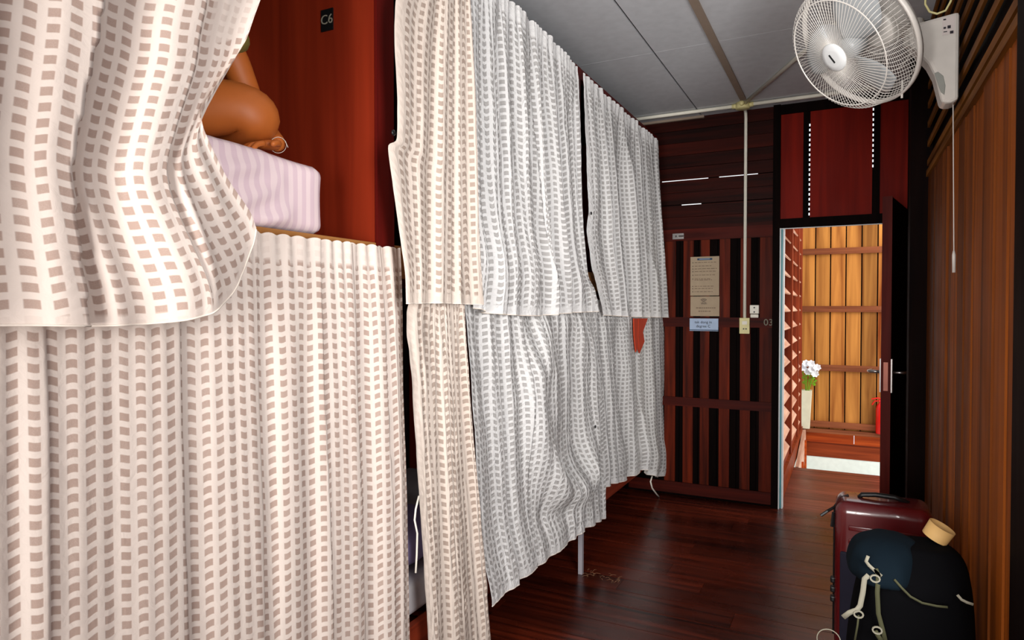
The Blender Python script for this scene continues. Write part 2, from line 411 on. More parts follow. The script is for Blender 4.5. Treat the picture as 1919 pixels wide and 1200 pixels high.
for s in (1, -1):
    m.tube([Mt @ Vector((.025, s * .03, zk)), Mt @ Vector((.025, s * .085, zk)), Mt @ Vector((.05, s * .10, zk)), Mt @ Vector((.14, s * .10, zk))], .009)
m.build('door_handle', M_metal, leaf, True)

# ---------------------------------------------------------------- beyond the doorway
YW = 8.0
m = MB(); x = -.62
zsill = ony(1580, 806, YW).z; zap = ony(1580, 832, YW).z; zbt = ony(1580, 860, YW).z
while x < 1.3: m.box(x + .006, x + .144, YW - random.choice((0, .008)), YW + .03, zsill, 2.47); x += .15
structure(m.build('wall_outer', M_gold))
m = MB(); m.box(-.62, 1.3, YW + .02, YW + .04, zsill, 2.46); structure(m.build('trim_20', M_black))
m = MB()
for py in (470, 579, 690, 797):
    zz = ony(1580, py, YW).z; m.box(-.46, 1.3, YW - .035, YW, zz - .035, zz + .03)
structure(m.build('trim_15', M_batt))
m = MB(); m.box(-.56, 1.3, YW - .08, YW + .03, zsill - .04, zsill); structure(m.build('trim_16', M_batt))
m = MB(); m.box(-.44, .07, YW - .02, YW + .03, zap, zsill - .04); m.box(.075, 1.3, YW - .02, YW + .03, zap, zsill - .04); structure(m.build('trim_17', M_apron))
m = MB(); m.box(-.44, 1.3, YW - .005, YW + .03, zbt, zap); structure(m.build('trim_18', M_apron2))
m = MB(); m.box(-.6, 1.9, YW - .0, YW + .05, -2.6, zbt); structure(m.build('wall_stairwell', M_wallw))
m = MB(); m.box(-.62, -.5, 5.36, YW, -2.6, .0); structure(m.build('wall_stairside', M_wallw))
m = MB(); m.box(-.62, 1.9, 6.6, YW, -2.7, -2.6); structure(m.build('floor_lower', M_wallw))
# louvred shutters on the left of the landing, real tilted slats
XS = -.46
zs0 = .2
edges = [5.40, XS * ray(1480, 600).y / ray(1480, 600).x, XS * ray(1493, 600).y / ray(1493, 600).x, 7.80]
for i in range(3):
    y0, y1 = edges[i], edges[i + 1]
    sh = empty('louvered_shutter', (XS, (y0 + y1) / 2, zs0), 'brown wooden louvred shutter beside the landing, %s' % ('closest to the doorway' , 'middle one of the three', 'farthest and next to the flower vase')[i], 'shutter', 'louvred shutters beside the landing')
    m = MB(); m.box(XS - .04, XS + .022, y0, y0 + .04, zs0, 3.2); m.box(XS - .04, XS + .022, y1 - .04, y1, zs0, 3.2); m.box(XS - .04, XS + .005, y0, y1, zs0, zs0 + .07); m.box(XS - .04, XS + .005, y0, y1, 3.13, 3.2)
    m.build('shutter_frame', M_louv, sh)
    m = MB(); z = zs0 + .1
    while z < 3.1:
        Mt2 = Matrix.Translation((XS - .02, 0, z)) @ Matrix.Rotation(math.radians(50), 4, 'Y'); m.box(-.042, .042, y0 + .05, y1 - .05, -.006, .006, Mt2); z += .15
    m.build('louver_slats', M_louvs, sh)
m = MB(); m.box(XS - .06, XS + .03, 5.36, YW, zs0 - .06, zs0); m.box(XS - .05, XS + .02, 5.36, YW, 0.0, zs0 - .06); structure(m.build('trim_19', M_apron2))
# stair stringer and handrail dropping into the stairwell
st = empty('stair_rail', (-.4, 6.8, 0), 'pale wooden stair rail dropping below the landing by the shutters', 'stair rail')
m = MB(); m.poly([(-.43, 6.76, .0), (-.43, 7.95, .17), (-.43, 7.95, -.12), (-.43, 6.76, -.32)], (.03, 0, 0)); m.build('stringer', M_louvs, st)
m = MB(); m.box(-.42, -.38, 7.2, 7.24, -.9, -.05); m.box(-.42, -.38, 7.7, 7.74, -.9, .08); m.build('baluster', M_apron, st)
# vase and flowers on the sill
vb = ony(1510, 802, 7.93); vb.z = zsill
va = empty('flower_vase', vb, 'tall ivory square vase standing on the sill outside the doorway', 'vase')
S = 1.0
m = MB(); 
h = .42; a, b = .045, .062
vs = []
m.lathe([(.056, 0), (.084, h), (.074, h), (.05, .03)], 4, Matrix.Translation(vb) @ Matrix.Rotation(PI / 4, 4, 'Z')); m.build('vessel', M_vase, va, bevel=.004)
fl = empty('flower_bunch', vb + Vector((.02, 0, h - .02)), 'bunch of white flowers with bright green leaves standing in the ivory vase', 'flowers')
m = MB()
for k in range(9):
    a = k * .7; m.tube([vb + Vector((.0, 0, h - .12)), vb + Vector((.03 * math.cos(a) + .02, .03 * math.sin(a), h + .08)), vb + Vector((.07 * math.cos(a) + .03, .05 * math.sin(a), h + .2))], .004, 5)
m.build('stem', M_leaf, fl)
m = MB()
for k in range(14):
    a = k * 2.4; c = vb + Vector((.05 * math.cos(a) + .03, .04 * math.sin(a), h + .05 + .008 * k)); M4 = Matrix.Translation(c) @ Euler((random.uniform(.3, 1), 0, a)).to_matrix().to_4x4()
    m.poly([M4 @ Vector(p) for p in ((0, 0, 0), (.018, .02, 0), (.012, .055, .005), (0, .075, 0), (-.012, .055, .005), (-.018, .02, 0))], (0, 0, .002))
m.build('leaf', M_leaf, fl)
for k, (dx, dz) in enumerate(((-.05, .26), (.03, .31), (.09, .27), (0, .22), (.07, .2), (.04, .25), (-.02, .31))):
    m = MB(); c = vb + Vector((dx + .02, -.03 - .01 * (k % 3), h + dz - .02))
    for q in range(7):
        a = q * 2 * PI / 7; M4 = Matrix.Translation(c) @ Euler((1.1, 0, 0)).to_matrix().to_4x4() @ Matrix.Rotation(a, 4, 'Z') @ Matrix.Rotation(.35, 4, 'X')
        m.poly([M4 @ Vector(p) for p in ((0, 0, 0), (.012, .015, 0), (.014, .035, .004), (0, .046, .0), (-.014, .035, .004), (-.012, .015, 0))], (0, 0, .002))
    m.build('blossom', M_petal, fl)
xb = ony(1651, 806, 7.93); xb.z = zsill
ex = empty('fire_extinguisher', xb, 'small red fire extinguisher on the sill outside the doorway', 'fire extinguisher')
m = MB(); m.lathe([(.045, 0), (.05, .01), (.05, .26), (.042, .3), (.02, .325), (.018, .34)], 20, Matrix.Translation(xb)); m.build('cylinder_body', M_ext, ex, True)
m = MB(); m.box(-.02, .02, -.015, .015, .335, .36, Matrix.Translation(xb)); m.tube([xb + Vector((.02, 0, .36)), xb + Vector((-.03, 0, .375)), xb + Vector((-.09, 0, .36))], .008); m.tube([xb + Vector((.0, 0, .35)), xb + Vector((-.06, 0, .34)), xb + Vector((-.085, 0, .30))], .007); m.build('valve_handle', M_ext, ex)

# ---------------------------------------------------------------- conduit on the ceiling and far wall
jb = ony(1395, 193, YF - .22); jx = onz(1392, 193, ZC).x; jy = onz(1392, 193, ZC).y
jy = min(jy, YF - .12)
def con(name, pts, r, label, cat='conduit'):
    m = MB(); m.tube(pts, r, 10); return tag(m.build(name, M_pvc, None, True), label, cat)
cxw = pxs(1396)
t = empty('junction_box', (jx, jy, ZC), 'round cream junction box on the ceiling where the conduits meet', 'junction box')
m = MB(); m.lathe([(.045, ZC - .045), (.05, ZC - .04), (.05, ZC)], 20, Matrix.Translation((jx, jy, 0))); m.build('box_body', M_pvcy, t, True)
for a in (0, 1, 2, 3):
    m = MB()
    d = Vector((math.cos(a * PI / 2), math.sin(a * PI / 2), 0)); c = Vector((jx, jy, ZC - .018)); m.tube([c + d * .04, c + d * .075], .017, 10); m.build('socket_collar', M_pvcy, t, True)
con('conduit', [(-1.75, jy, ZC - .017), (jx - .05, jy, ZC - .017)], .013, 'cream conduit along the ceiling running from the junction box towards the bunks')
con('conduit', [(jx + .05, jy, ZC - .017), (XR - .1, jy, ZC - .017)], .013, 'cream conduit along the ceiling between the junction box and the wall fan side')
fanend = onz(1500, 98, ZC)
dv = (Vector((fanend.x, fanend.y, 0)) - Vector((jx, jy, 0))).normalized()
q = Vector((jx, jy, ZC - .015)) + dv * .05; q2 = Vector((jx, jy, ZC - .015)) + dv * (((XR - .02) - jx) / dv.x)
con('conduit', [q, q2], .013, 'thin cream conduit running diagonally across the ceiling towards the fan')
cp = [(cxw, jy + .05, ZC - .018), (cxw, YF - .06, ZC - .018), (cxw, YF - .03, ZC - .03), (cxw, YF - .018, ZC - .07), (cxw, YF - .018, zat(1396, 598))]
con('conduit', cp, .012, 'cream vertical conduit down the far wall ending at the light switch')
m = MB(); m.box(-1.75, pxs(1318), YF - .02, YF + .01, ZC - .02, ZC - .002); tag(m.build('cornice_strip', M_batc), 'short tan strip along the top of the far wall', 'trim strip')

# ---------------------------------------------------------------- things on the far wall
def textmesh(s, size, origin, right, up, mt, parent, name='lettering', align='CENTER', off=.001):
    c = bpy.data.curves.new('t', 'FONT'); c.body = s; c.size = size; c.align_x = align; c.align_y = 'CENTER'; c.extrude = .0004; c.resolution_u = 3
    o = bpy.data.objects.new('t', c); COL.objects.link(o); bpy.context.view_layer.update()
    me = bpy.data.meshes.new_from_object(o.evaluated_get(bpy.context.evaluated_depsgraph_get()))
    bpy.data.objects.remove(o); bpy.data.curves.remove(c)
    r = Vector(right).normalized(); u = Vector(up).normalized(); n = r.cross(u); Mx = Matrix((r, u, n)).transposed().to_4x4(); Mx.translation = Vector(origin) + n * off
    me.transform(Mx); me.name = name; me.materials.clear()
    return link(name, me, mt, parent)
RX, UZ = (1, 0, 0), (0, 0, 1)
def sheet(name, x0, y0, x1, y1, mt, label, yy=YF - .03, th=.002):
    a = ony(x0, y0, yy); b = ony(x1, y1, yy); r = empty(name, ((a.x + b.x) / 2, yy, b.z), label, 'notice')
    m = MB(); m.box(a.x, b.x, yy, yy + th, b.z, a.z); m.build('paper', mt, r); return r, a, b
r1, a, b = sheet('notice_sheet', 1294, 482, 1347.5, 554, M_paper, 'tall beige notice with blue heading and faded bulleted lines')
yy = YF - .031; W = b.x - a.x; H = a.z - b.z
m = MB(); m.box(a.x + W * .24, a.x + W * .76, yy, yy + .001, a.z - H * .09, a.z - H * .04); m.build('header_bar', M_bluehd, r1)
m = MB(); m.box(a.x + W * .31, a.x + W * .68, yy - .001, yy, a.z - H * .070, a.z - H * .058); m.build('heading_text', M_paperb, r1)
m = MB(); m2 = MB(); rnd = random.Random(3)
for k, f in enumerate((.15, .24, .31, .38, .47, .57, .60, .76, .82, .90)):
    z = a.z - H * f
    if k != 6: m.box(a.x + W * .075, a.x + W * .10, yy, yy + .001, z - .004, z + .003)
    x = a.x + W * .15
    while x < a.x + W * rnd.uniform(.6, .93):
        wd = rnd.uniform(.008, .03); m2.box(x, x + wd, yy, yy + .001, z - .002, z + .002); x += wd + .006
m.build('bullet_marks', M_ink, r1); m2.build('text_lines', M_inkr, r1)
r2, a, b = sheet('notice_sheet', 1294, 556, 1348, 593, M_paper, 'square beige wifi notice hanging directly below the tall notice')
W = b.x - a.x; H = a.z - b.z
m = MB()
for rr_ in (.012, .022, .032):
    m.tube([Vector((a.x + W * .46 + rr_ * math.cos(t_), yy, a.z - H * .33 + rr_ * math.sin(t_))) for t_ in [PI / 4 + k * PI / 16 for k in range(9)]], .002, 5)
m.build('wifi_symbol', M_ink, r2)
textmesh('WiFi', H * .15, (a.x + W * .47, yy, a.z - H * .36), RX, UZ, M_ink, r2)
m = MB(); x = a.x + W * .2
for f, x0, x1 in ((.58, .2, .88), (.75, .28, .7)):
    x = a.x + W * x0
    while x < a.x + W * x1: wd = rnd.uniform(.006, .02); m.box(x, x + wd, yy, yy + .001, a.z - H * f - .003, a.z - H * f + .003); x += wd + .004
m.build('text_lines', M_inkr, r2)
r3, a, b = sheet('notice_sheet', 1292.5, 597, 1346, 621, M_paperb, 'small blue-white label strip with two lines below the wifi notice')
W = b.x - a.x; H = a.z - b.z
textmesh('tak dong in', H * .3, (a.x + W * .48, yy, a.z - H * .3), RX, UZ, M_ink, r3)
textmesh('degree C', H * .3, (a.x + W * .48, yy, a.z - H * .62), RX, UZ, M_ink, r3)
m = MB(); m.box(a.x, b.x, yy, yy + .001, b.z + .004, b.z + .010); m.build('border_line', M_bluehd, r3)

a = ony(1385.5, 596, YF - .045); b = ony(1404.5, 626, YF - .045)
sw = empty('light_switch', ((a.x + b.x) / 2, YF - .02, b.z), 'yellowed switch plate with a socket at the foot of the conduit', 'light switch')
m = MB(); m.box(a.x, b.x, YF - .045, YF - .02, b.z, a.z); m.build('switch_plate', M_pvcy, sw, bevel=.003)
W = b.x - a.x; H = a.z - b.z
m = MB(); m.box(a.x + W * .28, a.x + W * .76, YF - .05, YF - .044, a.z - H * .42, a.z - H * .2); m.build('rocker', M_pvc, sw, bevel=.001)
for f in (.36, .6): m = MB(); m.box(a.x + W * f, a.x + W * f + .010, YF - .0465, YF - .044, a.z - H * .73, a.z - H * .65); m.build('socket_hole', M_dark, sw)
a = ony(1405, 572, YF - .05); b = ony(1422, 596, YF - .05)
dc = empty('wall_socket', ((a.x + b.x) / 2, YF - .02, b.z), 'small white two-piece box beside the vertical conduit on the far wall', 'socket')
W = b.x - a.x; H = a.z - b.z
m = MB(); m.box(a.x, b.x, YF - .05, YF - .02, a.z - H * .68, a.z); m.build('upper_housing', M_pvc, dc, bevel=.004)
m = MB(); m.box(a.x + .003, b.x - .003, YF - .045, YF - .02, b.z, a.z - H * .72); m.build('lower_housing', M_pvc, dc, bevel=.006)
for f in (.2, .54): m = MB(); m.lathe([(.006, 0), (.006, .002)], 10, Matrix.Translation((a.x + W * .5, YF - .05, a.z - H * f)) @ Matrix.Rotation(PI / 2, 4, 'X')); m.build('screw', M_dark, dc)
# painted room mark and chipped spots
t = ony(1440, 605, YF - .022)
mk = textmesh('03', .07, (t.x, YF - .021, t.z), RX, UZ, M_strapw, None, 'painted_number'); tag(mk, 'small pale figures painted on the far wall rail beside the doorway', 'painted mark')
# hasp lock
a = ony(1260, 438, YF - .03); b = ony(1281, 448, YF - .03)
hs = empty('door_bolt', ((a.x + b.x) / 2, YF - .02, b.z), 'small steel bolt plate on the far wall beside the bunk curtain', 'bolt')
m = MB(); m.box(a.x, b.x, YF - .026, YF - .02, b.z, a.z); m.build('bolt_plate', M_metal, hs, bevel=.001)
m = MB(); m.tube([((a.x + b.x) / 2 - .02, YF - .032, (a.z + b.z) / 2), (b.x + .005, YF - .032, (a.z + b.z) / 2)], .006, 8); m.lathe([(.008, 0), (.008, .012)], 10, Matrix.Translation(((a.x + b.x) / 2, YF - .026, (a.z + b.z) / 2)) @ Matrix.Rotation(PI / 2, 4, 'X')); m.build('bolt', M_metal, hs)

# ---------------------------------------------------------------- bunks
YJ = [-.12, 1.722, 3.46, 5.16]              # near face of each dividing panel
names = ['built-in bunk nearest the camera, its top berth partly open', 'built-in bunk in the middle behind the long tucked curtains', 'built-in bunk farthest away against the far wall']
bunks = []
XP = WB - .045
for i in range(3):
    y0 = YJ[i] + (.09 if i else 0); y1 = YJ[i + 1]
    bk = empty('bunk_bed', (XP, (y0 + y1) / 2, 0), 'dark red wooden ' + names[i], 'bunk bed', 'built-in bunks along the left wall'); bunks.append(bk)
    m = MB(); m.box(XL + .01, XP - .01, y1, y1 + .035, .26, 2.84); m.build('partition_panel', M_redL, bk)
    m = MB(); m.box(XP - .008, XP + .002, y1 + .0, y1 + .089, .26, 2.86); m.build('front_post', M_redD, bk)
    m = MB(); m.box(XP - .03, XP, y0, y1, .27, .37); m.build('lower_rail', M_rail, bk, bevel=.004)
    m = MB(); m.box(XP - .03, XP - .002, y0, y1, 1.60, 1.712); m.build('upper_rail', M_railt, bk, bevel=.004)
    m = MB(); m.box(XP - .03, XP, y0, y1, 2.80, 2.86); m.build('top_rail', M_redD, bk)
    for zz in (.30, 1.62):
        m = MB(); yy_ = y0 + .04
        while yy_ < y1 - .1: m.box(XL + .03, XP - .03, yy_, yy_ + .08, zz, zz + .02); yy_ += .13
        m.build('bed_slats', M_rail, bk)
    m = MB(); m.box(XL + .02, XP - .03, y0, y1, 2.86, 2.88); m.build('canopy_board', M_back, bk)
    if i == 1:
        pf = onz(1096, 1077, 0)
        m = MB(); m.box(pf.x - .036, pf.x - .012, pf.y - .012, pf.y + .012, 0, .29); m.build('support_leg', M_pole, bk)
    for yy_ in (y0 + .3, y1 - .3):
        m = MB(); m.box(XL + .1, XL + .16, yy_, yy_ + .06, 0, .3); m.build('rear_leg', M_redD, bk)
# room number plate on the first panel
a = ony(602, 20, YJ[1] - .003); b = ony(624, 55, YJ[1] - .003)
npl = empty('berth_number_sign', ((a.x + b.x) / 2, YJ[1], b.z), 'small black sign reading C6 on the red bunk panel', 'sign')
m = MB(); m.box(a.x, b.x, YJ[1] - .004, YJ[1], b.z, a.z); m.build('sign_plate', M_dark, npl)
textmesh('C6', (a.z - b.z) * .62, ((a.x + b.x) / 2, YJ[1] - .004, (a.z + b.z) / 2), RX, UZ, M_strapw, npl)

# mattresses
def cushion(x0, x1, y0, y1, z0, z1, r, wr=.006, nx=40, ny=70, sl=None):
    """a soft block: rounded-box shell from a subdivided cube"""
    bm = bmesh.new(); bmesh.ops.create_cube(bm, size=2)
    bmesh.ops.subdivide_edges(bm, edges=bm.edges[:], cuts=44, use_grid_fill=True)
    hx, hy, hz = (x1 - x0) / 2, (y1 - y0) / 2, (z1 - z0) / 2; c = Vector(((x0 + x1) / 2, (y0 + y1) / 2, (z0 + z1) / 2))
    for v in bm.verts:
        p = Vector((v.co.x * hx, v.co.y * hy, v.co.z * hz))
        q = Vector((max(-hx + r, min(hx - r, p.x)), max(-hy + r, min(hy - r, p.y)), max(-hz + r, min(hz - r, p.z))))
        d = p - q
        if d.length > 1e-6: p = q + d.normalized() * r
        n = noise.noise(Vector((p.x * 6, p.y * 6, p.z * 6))) * wr
        d2 = (p - Vector((0, 0, 0))); p += d.normalized() * n if d.length > 1e-6 else Vector()
        v.co = p + c
        if sl: v.co = sl(v.co)
    me = bpy.data.meshes.new('m'); bm.to_mesh(me); bm.free(); return me
XM = XP - .035
def wr1(p):
    # tension folds of the sheet fanning down the front face
    if p.x > XM - .085:
        s = 0; f = 0
        for yt, yb in [(onx(a_, 290, XM).y, onx(b_, 425, XM).y) for a_, b_ in ((392, 452), (418, 474), (438, 500), (462, 522), (500, 540))]:
            f = (p.z - 1.715) / .2; yc = yb + (yt - yb) * f; s += math.exp(-((p.y - yc) / .011) ** 2)
        p.x += .020 * s * (1 - .5 * f)
        up = max(0, min(1, (MY1 - .05 - p.y) / (MY1 - .05 - YL1))) * (ZL1 - 1.92) * max(0, (p.z - 1.74) / .18)
        p.z += up * min(1, max(0, (p.x - XM + .08) / .05))
    return p
YL1 = onx(376, 240, XM).y; ZL1 = onx(376, 240, XM).z; MY1 = onx(612, 400, XM).y; MZ1 = onx(604, 316, XM).z
mt = link('mattress', cushion(XL + .05, XM, .0, MY1, 1.715, max(1.92, MZ1), .035, .008, sl=wr1), M_sheet, None, True)
tag(mt, 'mattress under a pink striped sheet on the open top berth', 'mattress')
mt = link('mattress', cushion(XL + .05, XM, 1.82, 3.40, .375, .505, .03), M_matt, None, True)
tag(mt, 'pale mattress on the middle lower berth seen through the curtain gap', 'mattress')
mt = link('mattress', cushion(XL + .05, XM - .06, 3.6, 5.1, .375, .465, .03), M_matt, None, True)
tag(mt, 'thin pale mattress on the farthest lower berth', 'mattress')
pl = link('pillow', cushion(XM - .42, XM - .02, 1.85, 2.3, .535, .68, .07, .02), M_sheet2, None, True)
tag(pl, 'lilac pillow on the middle lower berth seen through the curtain gap', 'pillow')

# ---------------------------------------------------------------- curtains
def resample(pts, n):
    L = [0]
    for a, b in zip(pts, pts[1:]): L.append(L[-1] + (Vector(b) - Vector(a)).length)
    # Catmull-Rom through the points, arc-length spaced
    P = [Vector(p) for p in pts]; P = [P[0] * 2 - P[1]] + P + [P[-1] * 2 - P[-2]]
    out = []
    for k in range(n):
        d = L[-1] * k / (n - 1); i = 0
        while i < len(L) - 2 and L[i + 1] < d: i += 1
        t = (d - L[i]) / max(1e-9, L[i + 1] - L[i]); p0, p1, p2, p3 = P[i:i + 4]
        c = .5 * ((2 * p1) + (p2 - p0) * t + (2 * p0 - 5 * p1 + 4 * p2 - p3) * t * t + (3 * p1 - p0 - 3 * p2 + p3) * t ** 3)
        lnr = p1 + (p2 - p1) * t
        out.append(lnr * .4 + c * .6)
    return out
def nz(a, b, c=0): return noise.noise(Vector((a, b, c)))
def curtain(W, left, right, top, bottom, mt, label, group, nS=300, nV=110, nb=9, Ab=.022, nh=26, Ah=.006, drift=1.2, seed=0, cre=(), extra=None,
            head=.07, hem=.035, edgeL=0, edgeR=0, topfix=.35, bb=.5, growth=1.0, u0=0, hdrlen=.12, sp=5, exf=0, plainf=None, s0_=0, ampf=None, crk=1.0, crop=.5):
    def cv(L): return [(p[1], p[2]) if p[0] == 'w' else (lambda q: (q.y, q.z))(onx(p[0], p[1], W)) for p in L]
    def as3(L, n): return resample([(0, p[0], p[1]) for p in cv(L)], n)
    Lc, Rc, Tc, Bc = as3(left, nV), as3(right, nV), as3(top, nS), as3(bottom, nS)
    P00, P10, P01, P11 = Tc[0], Tc[-1], Bc[0], Bc[-1]
    def dev(C): return [C[j] - (C[0] + (C[-1] - C[0]) * (j / (nV - 1))) for j in range(nV)]
    dL, dR = dev(Lc), dev(Rc)
    G = []; Ln = (Lc[0] - Lc[-1]).length
    wid = (Tc[0] - Tc[-1]).length
    for j in range(nV):
        v = j / (nV - 1); row = []
        for i in range(nS):
            s = i / (nS - 1)
            p = dL[j] * (1 - s) ** 5 + dR[j] * max(0, (s - s0_) / (1 - s0_)) ** sp + Tc[i] * (1 - v) + Bc[i] * v
            vm = v * Ln
            ph = 2 * PI * (nb * s + .55 * nz(s * 5, seed + .3) + .25 * nz(s * 11, seed + 7)) + drift * nz(s * 4, v * 1.6, seed + 2)
            am = (topfix + (1 - topfix) * min(1, vm / .45)) * Ab * (.55 + .9 * abs(nz(s * 6.3, v * .8, seed + 5)) * 2) * (1 + (growth - 1) * v)
            ends = min(1, s / .03, (1 - s) / .03)
            hd = math.exp(-(vm / hdrlen) ** 1.3) if vm < 1 else 0
            ph2 = 2 * PI * (nh * s + .8 * nz(s * 9, seed + 11)) 
            if ampf: am *= ampf(s, v)
            dx = am * (math.sin(ph) + .3 * math.sin(2 * ph + 1.1)) * (1 - .8 * hd) + Ah * (.15 + hd) * math.sin(ph2)
            dy = am * bb * math.cos(ph)
            dx += crk * (.004 * nz(s * 22, v * 9, seed + 3) + .0022 * nz(s * 60, v * 30, seed + 8))
            for cc in cre:
                s0, s1, A, wd = cc[:4]
                if len(cc) > 4: A *= max(0, 1 - v ** cc[4])
                sc_ = s0 + (s1 - s0) * v + .008 * nz(v * 2, seed, s0 * 9); q = (s - sc_) / wd
                if q > 0: fq = 1 - math.exp(-q * 2.6); dx += A * (.35 * (1 - fq) - fq * math.exp(-(q / 4.5) ** 1.5)); dy += A * .55 * math.exp(-q * 2.6)
                else: dx += A * .35 * math.exp(-(q / 4) ** 2); dy += A * .55 * math.exp(q * .9)
            if extra:
                ex_ = extra(s, v); fe = max(0, min(1, (1 - s) / exf)) if exf else 1; dx += ex_[0] * fe; dy += ex_[1] * fe
            zz = p.z + (Ah * .7 * hd * math.cos(ph2 * 1) if vm < .02 else 0)
            row.append(Vector((W + dx, p.y + dy * ends, zz)))
        G.append(row)
    bm = bmesh.new(); uvl = bm.loops.layers.uv.new('UVMap'); pl_ = bm.verts.layers.float.new('plain')
    V = [[bm.verts.new(p) for p in r] for r in G]
    # cloth coordinates: arc length along a mid row and down each column
    jm = int(nV * .55); U = [0]
    for i in range(1, nS): U.append(U[-1] + (G[jm][i] - G[jm][i - 1]).length)
    VV = [[0] * nS for _ in range(nV)]
    for i in range(nS):
        for j in range(1, nV): VV[j][i] = VV[j - 1][i] + (Vector((0, G[j][i].y, G[j][i].z)) - Vector((0, G[j - 1][i].y, G[j - 1][i].z))).length
    for j in range(nV):
        for i in range(nS):
            f = 0
            if VV[j][i] < head or VV[-1][i] - VV[j][i] < hem or U[i] < edgeL or U[-1] - U[i] < edgeR: f = .85
            if plainf: f = max(f, plainf(i / (nS - 1), j / (nV - 1)))
            V[j][i][pl_] = f
    uv = {}
    for j in range(nV):
        for i in range(nS): uv[V[j][i]] = (U[i] + u0, -VV[j][i])
    for j in range(nV - 1):
        for i in range(nS - 1):
            fc = bm.faces.new((V[j][i], V[j + 1][i], V[j + 1][i + 1], V[j][i + 1])); fc.smooth = True
            for lp in fc.loops: lp[uvl].uv = uv[lp.vert]
    me = bpy.data.meshes.new('privacy_curtain'); bm.to_mesh(me); bm.free()
    o = link('privacy_curtain', me, mt); tag(o, label, 'curtain', group)
    # hem edge thickness: narrow rolled cord along the bottom
    hm = MB(); hm.tube([G[-1][i] for i in range(0, nS, 2)], .0022, 5); hm.build('rolled_hem', mt_plain, o, True)
    return o, G
mt_plain = mat('cream_cotton_plain', (232, 220, 208), .9)
def button(px, py, W, par):
    p = onx(px, py, W); m = MB(); m.lathe([(.0075, 0), (.009, .002), (.009, .004), (.006, .006)], 14, Matrix.Translation(p) @ Matrix.Rotation(PI / 2, 4, 'Y')); return m.build('button', M_dark, par, True)
GU = 'checked curtains on the upper berths'; GL = 'checked curtains on the lower berths'

# lower curtain of the nearest bunk
o, _ = curtain(WB - .012, [('w', -.1, 1.70), ('w', -.1, .2)], [(752, 466), (758, 540), (762, 600), (768, 760), (773, 900), (775, 1050), (776, 1200), (776, 1300)], [('w', -.1, 1.70), (480, 434), (752, 466)],
        [('w', -.1, .2), ('w', .9, .2), (776, 1300)], M_fabN, 'cream checked curtain filling the lower left corner, nearest lower berth', GL, nS=420, nV=150, nb=10, Ab=.008, nh=44, Ah=.004, drift=.3, seed=1,
        cre=((.86, .87, .012, .006), (.93, .94, .014, .006), (.97, .965, .012, .005), (.78, .79, .009, .006), (.55, .56, .008, .008), (.68, .67, .008, .008), (.4, .4, .006, .01)), topfix=.25, crk=.3, ampf=lambda s, v: .2 + 1.3 * s ** 3)
# upper curtain of the nearest bunk: drawn back to the left, its corner tucked up
def exA(s, v):
    e = max(0, (s - .86) / .14)
    d = -.10 * e * e * max(0, 1 - v / .5)
    b = .05 * math.exp(-((s - .80) / .12) ** 2) * math.exp(-((v - .93) / .12) ** 2)
    c = .02 * math.exp(-((s - .93) / .03) ** 2) * math.exp(-((v - .82) / .12) ** 2)
    c += .022 * math.exp(-((s - .86 + (v - .8) * .25) / .02) ** 2) * math.exp(-((v - .85) / .13) ** 2)
    return (d + b + c, 0)
WA = WB + .055
oA, _ = curtain(WA, [('w', -.1, 2.82), ('w', -.1, 1.47)], [('w', 1.40, 2.82), (486, 0), (456, 80), (402, 160), (374, 205), (378, 245), (418, 330), (462, 395), (475, 428)],
        [('w', -.1, 2.82), ('w', 1.40, 2.82)], [('w', -.1, 1.47), (20, 610), (150, 612), (280, 607), (370, 588), (425, 552), (455, 505), (470, 460), (475, 428)],
        M_fabN, 'cream checked curtain at top left, drawn aside with its corner tucked up', GU, nS=420, nV=170, nb=5.2, Ab=.010, nh=24, Ah=.003, drift=.4, seed=4, sp=1.15, s0_=.42, crk=.3, plainf=lambda s, v: .7 if s > .86 and v < .55 else 0, extra=exA,
        cre=((.44, .40, .07, .016), (.64, .60, .065, .014), (.80, .80, .05, .012, 3)), topfix=.8, hem=.02, growth=1.0, bb=.6)
# middle bunk: narrow warm panel and the wide white one
o, _ = curtain(WB + .075, [('w', 1.87, 2.82), (740, 0), (742, 200), (740, 262), (724, 275), (733, 345), (744, 430), (756, 510), (758, 569)], [(878, -62), (884, 120), (888, 300), (892, 460), (901, 571)],
        [('w', 1.87, 2.82), (878, -62)], [(758, 569), (830, 568), (901, 571)], M_fabM, 'warm cream narrow curtain on the middle top berth beside the red post', GU, nS=200, nV=130, nb=3.3, Ab=.011, nh=12, Ah=.005, drift=.4, crk=.5, seed=12, edgeL=.035, topfix=.6)
button(736, 249, WB + .09, o)
def exC(s, v):
    a = .03 * math.exp(-((v - .86) / .12) ** 2) * (1 - s * .4)
    c = .018 * math.exp(-((s - .62 - .25 * (v - .8)) / .03) ** 2) * math.exp(-((v - .84) / .1) ** 2) * -1
    d = -.02 * math.exp(-((s - .45 + .2 * (v - .8)) / .025) ** 2) * math.exp(-((v - .8) / .1) ** 2)
    return (a + c + d, 0)
o, _ = curtain(WB + .03, [(872, -68), (878, 200), (884, 400), (888, 578)], [(1082, 126), (1086, 330), (1091, 430), (1099, 518), (1112, 545), (1120, 584)], [(872, -68), (950, -4), (1020, 60), (1082, 126)],
        [(888, 578), (925, 588), (1005, 592), (1070, 586), (1120, 584)], M_fabF, 'wide white checked curtain on the middle top berth with a wrinkled hem', GU, nS=420, nV=130, nb=8, Ab=.023, nh=30, Ah=.007, drift=.8, seed=20, topfix=.5, extra=exC, exf=.15, cre=((.88, .86, .015, .012), (.22, .18, .022, .010), (.47, .52, .024, .010), (.68, .66, .022, .010)))
